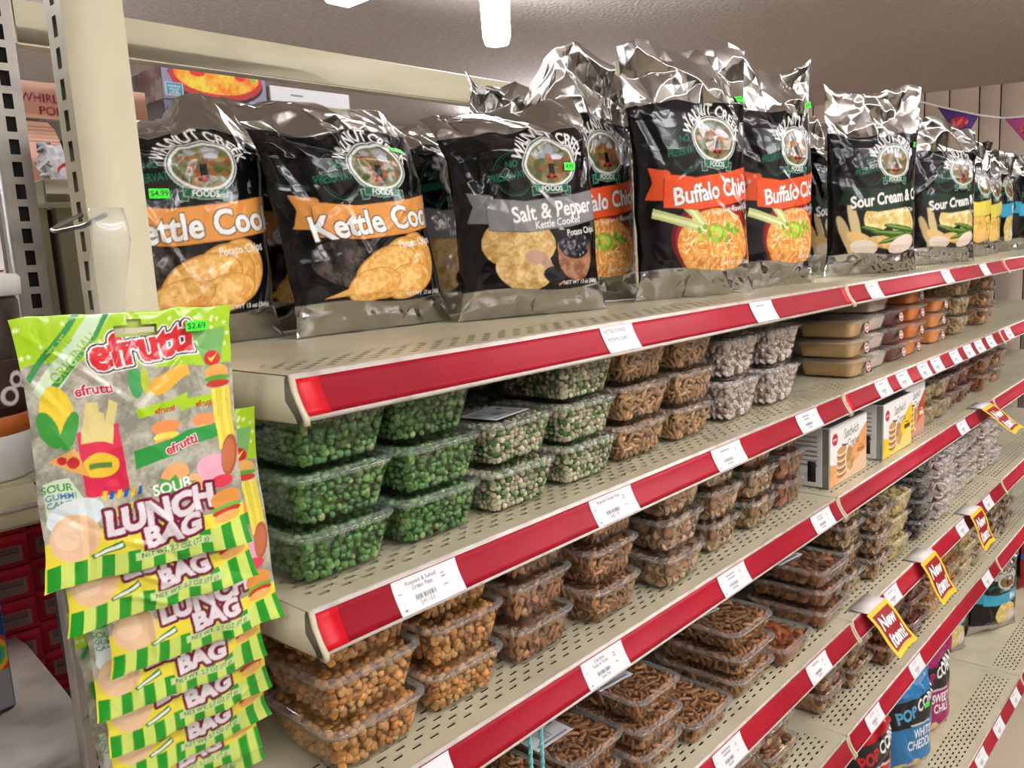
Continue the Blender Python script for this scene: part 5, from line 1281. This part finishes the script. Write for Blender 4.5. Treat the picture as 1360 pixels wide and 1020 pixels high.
# stacked red cartons
rc = Canvas(0.095, 0.058, 800, (168, 22, 44)); rc.rect(0.012, 0.008, 0.085, 0.036, (150, 120, 118)); 
for i in range(6): rc.rect(0.016, 0.011 + i * 0.004, 0.080, 0.0125 + i * 0.004, (70, 50, 54))
rc.rect(0.0, 0.046, 0.095, 0.056, (196, 40, 60));
fp = flat_print('printed_front', rc, 50, M['card'], None); RC = fp.data; bpy.data.objects.remove(fp)
bm_ = MB().box(-0.049, 0.0008, 0, 0.049, 0.06, 0.0605, bev=0.0015).build('carton', mat('red_carton', (160, 26, 44), 0.45)); RB = bm_.data; bpy.data.objects.remove(bm_)
for cxx in range(4):
    for rr in range(8):
        z = 0.66 + rr * 0.0615
        if rr < 5 and False: continue
        t = empty('red_carton', (0.030 + cxx * 0.101, 1.66 + (cxx % 2) * 0.012, z), math.radians(-5), 'small red carton with nutrition panel, %s up in the %s stack from the post' % (ORD[rr], ORD[cxx]), 'box', 'stacked red cartons')
        place('carton', RB, t); place('printed_front', RC, t, (0, 0, 0.031))
t = empty('lower_deck', (0.2, 1.64, 0.655), 0, 'grey steel shelf under the stacked red cartons', 'shelf')
MB().box(-0.3, 0, -0.02, 0.5, 0.3, 0, bev=0.002).build('deck', M['grey'], t)
o = MB().box(0.012, 1.395, 1.04, 0.052, 1.42, 1.10, bev=0.002).build('pale_carton', M['white']); 
bpy.data.objects.remove(o)
# worn cream boards behind the post
for i, (x0, x1, lb) in enumerate(((0.020, 0.034, 'narrow worn cream board beside the grey upright'), (0.044, 0.070, 'wider worn cream board behind the post'))):
    o = MB().box(x0, 1.20, 1.02, x1, 1.215, 1.655, bev=0.001).build('worn_board', M['creamworn']); tag(o, lb, 'board', 'worn boards behind the post')
o = MB().box(-0.01, 1.235, 1.0, 0.09, 1.25, 1.66).build('gap_shade_sheet', mat('gap_shade', (70, 56, 46), 0.7)); tag(o, 'dark sheet standing for the shaded gap behind the worn cream boards', 'board')  # dark colour stands in for shade in the gap

def carton(name, x0, x1, y, z0, z1, d, side, cv, label, nu, rz=0.0, cat='box', top=None):
    t = empty(name, ((x0 + x1) / 2, y, z0), math.radians(rz), label, cat)
    w_ = x1 - x0; MB().box(-w_ / 2, 0, 0, w_ / 2, d, z1 - z0, bev=0.001).build('carton', side, t)
    f = flat_print('printed_front', cv, nu, M['card'], t, W=w_ - 0.002, H=z1 - z0 - 0.002); f.location = (0, -0.0008, (z1 - z0) / 2); return t
c = Canvas(0.175, 0.145, 1500, (236, 182, 158)); c.rect(0, 0.118, 0.175, 0.145, (240, 192, 170))
c.text('WHIRLEY', 0.036, 0.117, 0.0165, (176, 34, 84), bold=0.02, sx=0.95); c.text('POP', 0.040, 0.100, 0.0165, (176, 34, 84), bold=0.02, sx=1.0)
c.rect(0.005, 0.090, 0.070, 0.095, (90, 80, 70))
for i in range(5): c.rect(0.008, 0.062 + i * 0.005, 0.06 + 0.002 * (i % 3), 0.0635 + i * 0.005, (180, 130, 110))
r_ = np.random.default_rng(4)
for i in range(40): c.oval(0.05 + r_.uniform(-0.03, 0.045), 0.050 + r_.normal() * 0.005, 0.004, 0.003, [(236, 226, 220), (90, 80, 80), (190, 170, 170)][i % 3])
for (x, y, q) in ((0.145, 0.085, 0.016), (0.150, 0.075, 0.011), (0.158, 0.05, 0.014)):
    m = c.ell(x, y, q, q * 1.2) & ~c.ell(x, y, q - 0.0012, q * 1.2 - 0.0012); c.put(m, (110, 70, 60))
carton('popcorn_maker_carton', 0.045, 0.226, 1.29, 1.67, 1.815, 0.10, mat('peach_carton', (230, 178, 156), 0.5), c, 'peach popcorn popper carton behind the cream post', 120)
c = Canvas(0.19, 0.052, 1500, (140, 138, 176)); c.tex(c.X > -1, (128, 126, 166), (158, 156, 190), 8, 2); c.text('Extraordinary', 0.036, 0.037, 0.0095, (220, 220, 236), bold=0.004); c.text('Whirley Pop', 0.044, 0.018, 0.018, (240, 240, 248), bold=0.015, sx=0.8); c.oval(0.12, 0.008, 0.03, 0.004, (90, 84, 110)); c.oval(0.15, 0.012, 0.008, 0.008, (130, 80, 90)); c.oval(0.13, 0.034, 0.012, 0.006, (190, 188, 214))
carton('popper_carton', 0.262, 0.448, 1.31, 1.755, 1.813, 0.16, mat('slate_carton_side', (110, 92, 96), 0.5), c, 'lavender blue popper carton under the pizza picture carton', 120)
c = Canvas(0.19, 0.052, 1500, (150, 148, 184)); c.oval(0.095, 0.034, 0.088, 0.036, (50, 30, 30)); c.oval(0.097, 0.040, 0.085, 0.036, (196, 50, 54)); e = c.ell(0.098, 0.046, 0.078, 0.032); c.tex(e, (250, 120, 30), (255, 226, 70), 9, 5); e = c.ell(0.062, 0.048, 0.014, 0.008); c.put(e, (230, 50, 40)); e = c.ell(0.14, 0.046, 0.010, 0.006); c.put(e, (226, 50, 44))
c.poly([(0.0, 0.0), (0.03, 0.0), (0.006, 0.052), (0.0, 0.052)], (150, 148, 184)); c.rect(0.004, 0.006, 0.034, 0.026, (220, 230, 236)); c.rect(0.0055, 0.0075, 0.0325, 0.0245, (40, 150, 176)); c.text('WABASH', 0.019, 0.0185, 0.0055, (240, 240, 240), bold=0.01); c.text('VALLEY', 0.019, 0.0135, 0.0055, (240, 240, 240), bold=0.01); c.text('FARMS', 0.019, 0.0085, 0.0055, (240, 240, 240), bold=0.01)
c.oval(0.165, 0.045, 0.005, 0.003, (90, 220, 80)); c.rect(0.155, 0.004, 0.185, 0.008, (190, 190, 210))
carton('pizza_carton', 0.264, 0.450, 1.312, 1.8135, 1.866, 0.16, mat('rust_striped_carton', (150, 70, 56), 0.5, c2=(176, 150, 120), scale=24, lo=0.5, hi=0.52), c, 'carton with a bubbling red and yellow dish picture, top of its stack', 130)
c = Canvas(0.165, 0.066, 1200, (244, 244, 250)); c.rect(0.0, 0.016, 0.165, 0.040, (232, 234, 246)); c.oval(0.016, 0.030, 0.014, 0.010, (190, 90, 110)); c.text('3 in 1', 0.014, 0.030, 0.012, (240, 140, 60), bold=0.02); c.rect(0.102, 0.004, 0.160, 0.034, (60, 80, 110)); c.oval(0.10, 0.02, 0.018, 0.02, (240, 242, 250)); c.oval(0.143, 0.024, 0.012, 0.010, (230, 130, 140)); c.oval(0.143, 0.022, 0.006, 0.005, (60, 60, 90)); c.oval(0.121, 0.016, 0.004, 0.004, (230, 226, 60)); c.rect(0.04, 0.052, 0.065, 0.054, (90, 90, 96))
carton('white_carton', 0.456, 0.626, 1.312, 1.79, 1.855, 0.15, M['white'], c, 'white kitchen gadget carton with handle slot beside the pizza carton', 110)
c = Canvas(0.05, 0.05, 600, (40, 96, 92)); c.rect(0.0, 0.02, 0.05, 0.03, (190, 190, 170))
carton('teal_carton', 0.215, 0.250, 1.40, 1.83, 1.875, 0.05, mat('teal_carton', (50, 100, 96), 0.5), c, 'small teal carton tucked behind the pizza carton', 20)
# far side shelf that carries these cartons, and a far side wire tray
t = empty('metal_shelf', (0.61, 1.13, 1.665), 0, 'cream steel shelf on the far side carrying the popper cartons', 'shelf')
MB().box(-0.60, 0, -0.03, 0.60, 0.42, 0, bev=0.002).build('deck', M['cream'], t)
o = carton('popper_carton', 0.262, 0.620, 1.315, 1.666, 1.754, 0.16, mat('grey_carton', (120, 116, 130), 0.5), Canvas(0.2, 0.08, 100, (120, 116, 130)), 'grey carton at the foot of the popper stack', 10)
o = carton('white_carton', 0.456, 0.622, 1.316, 1.7545, 1.7895, 0.14, M['white'], Canvas(0.16, 0.04, 100, (225, 225, 230)), 'thin white carton under the kitchen gadget carton', 10)
# crumpled plastic bag with a red swoosh hanging in the gap
U, V = np.meshgrid(np.linspace(0, 1, 50), np.linspace(0, 1, 46)); c = Canvas(0.062, 0.062, 1500, (222, 220, 224)); c.tex(c.X > -1, (204, 202, 208), (240, 240, 244), 9, 8)
m = c.ell(0.032, 0.024, 0.026, 0.018) & ~c.ell(0.032, 0.019, 0.026, 0.018) & (c.Y > 0.026); c.put(m, (196, 40, 44)); c.poly([(0.044, 0.034), (0.060, 0.026), (0.048, 0.024)], (196, 40, 44))
P = np.stack([(U - 0.5) * 0.062 + facet(U, V, 3, 4, 9) * 0.002, facet(U, V, 6, 6, 4) * 0.005 + facet(U, V, 12, 12, 5) * 0.002, V * 0.062 + facet(U, V * 0, 6, 2, 3) * 0.003], -1)
o = build('plastic_bag', P.reshape(-1, 3), gridF(46, 50), M['card'], None, True, c.sample(U, V).reshape(-1, 4)); o.location = (0.082, 1.22, 1.657); md = o.modifiers.new('thick', 'SOLIDIFY'); md.thickness = 0.02; tag(o, 'crumpled white plastic bag with red swoosh in front of the peach carton', 'bag')

# ------------------------------------------------------------------ pennants by the far wall
st = empty('pennant_string', (5.2, 1.4, 2.2), 0, 'purple and pink pennants strung before the panelled wall', 'pennants')
pp = [(0, 1.95, 2.42), (0, 1.64, 2.315), (0, 1.58, 2.288), (0, 1.354, 2.202), (0, 1.225, 2.166), (0, 1.02, 2.155), (0, 0.7, 2.17)]
MB().tube([(a, b - 1.4, c_ - 2.2) for a, b, c_ in pp], 0.006, 6).build('string', M['white'], st)
for (ya, za, yb, zb, col, lb) in ((1.585, 2.290, 1.354, 2.202, (84, 50, 120), 'purple pennant with a red emblem'), (1.225, 2.166, 0.98, 2.155, (186, 80, 140), 'pink pennant with a red emblem')):
    ym, zm = (ya + yb) / 2 - 0.03, (za + zb) / 2 - 0.20
    tri = [(0, ya - 1.4, za - 2.2), (0, yb - 1.4, zb - 2.2), (0, ym - 1.4, zm - 2.2)]; V = tri + [(a + 0.004, b, c_) for a, b, c_ in tri]
    o = build('pennant', V, [(0, 2, 1), (3, 4, 5), (0, 1, 4, 3), (1, 2, 5, 4), (2, 0, 3, 5)], mat(lb[:6] + '_felt', col, 0.8), st); o['label'] = lb
    k = 16; V = [(-0.004, (ya + yb) / 2 - 0.01 - 1.4 + 0.05 * math.cos(2 * math.pi * i / k), (za + zb) / 2 - 0.07 - 2.2 + 0.033 * math.sin(2 * math.pi * i / k)) for i in range(k)]
    V += [(-0.0005, b, c_) for a, b, c_ in V]
    build('emblem', V, [tuple(range(k)), tuple(range(k, 2 * k))[::-1]] + [(i, i + k, (i + 1) % k + k, (i + 1) % k) for i in range(k)], mat(lb[:4] + '_emblem', (190, 30, 50), 0.7, c2=(226, 120, 130), scale=40), o)
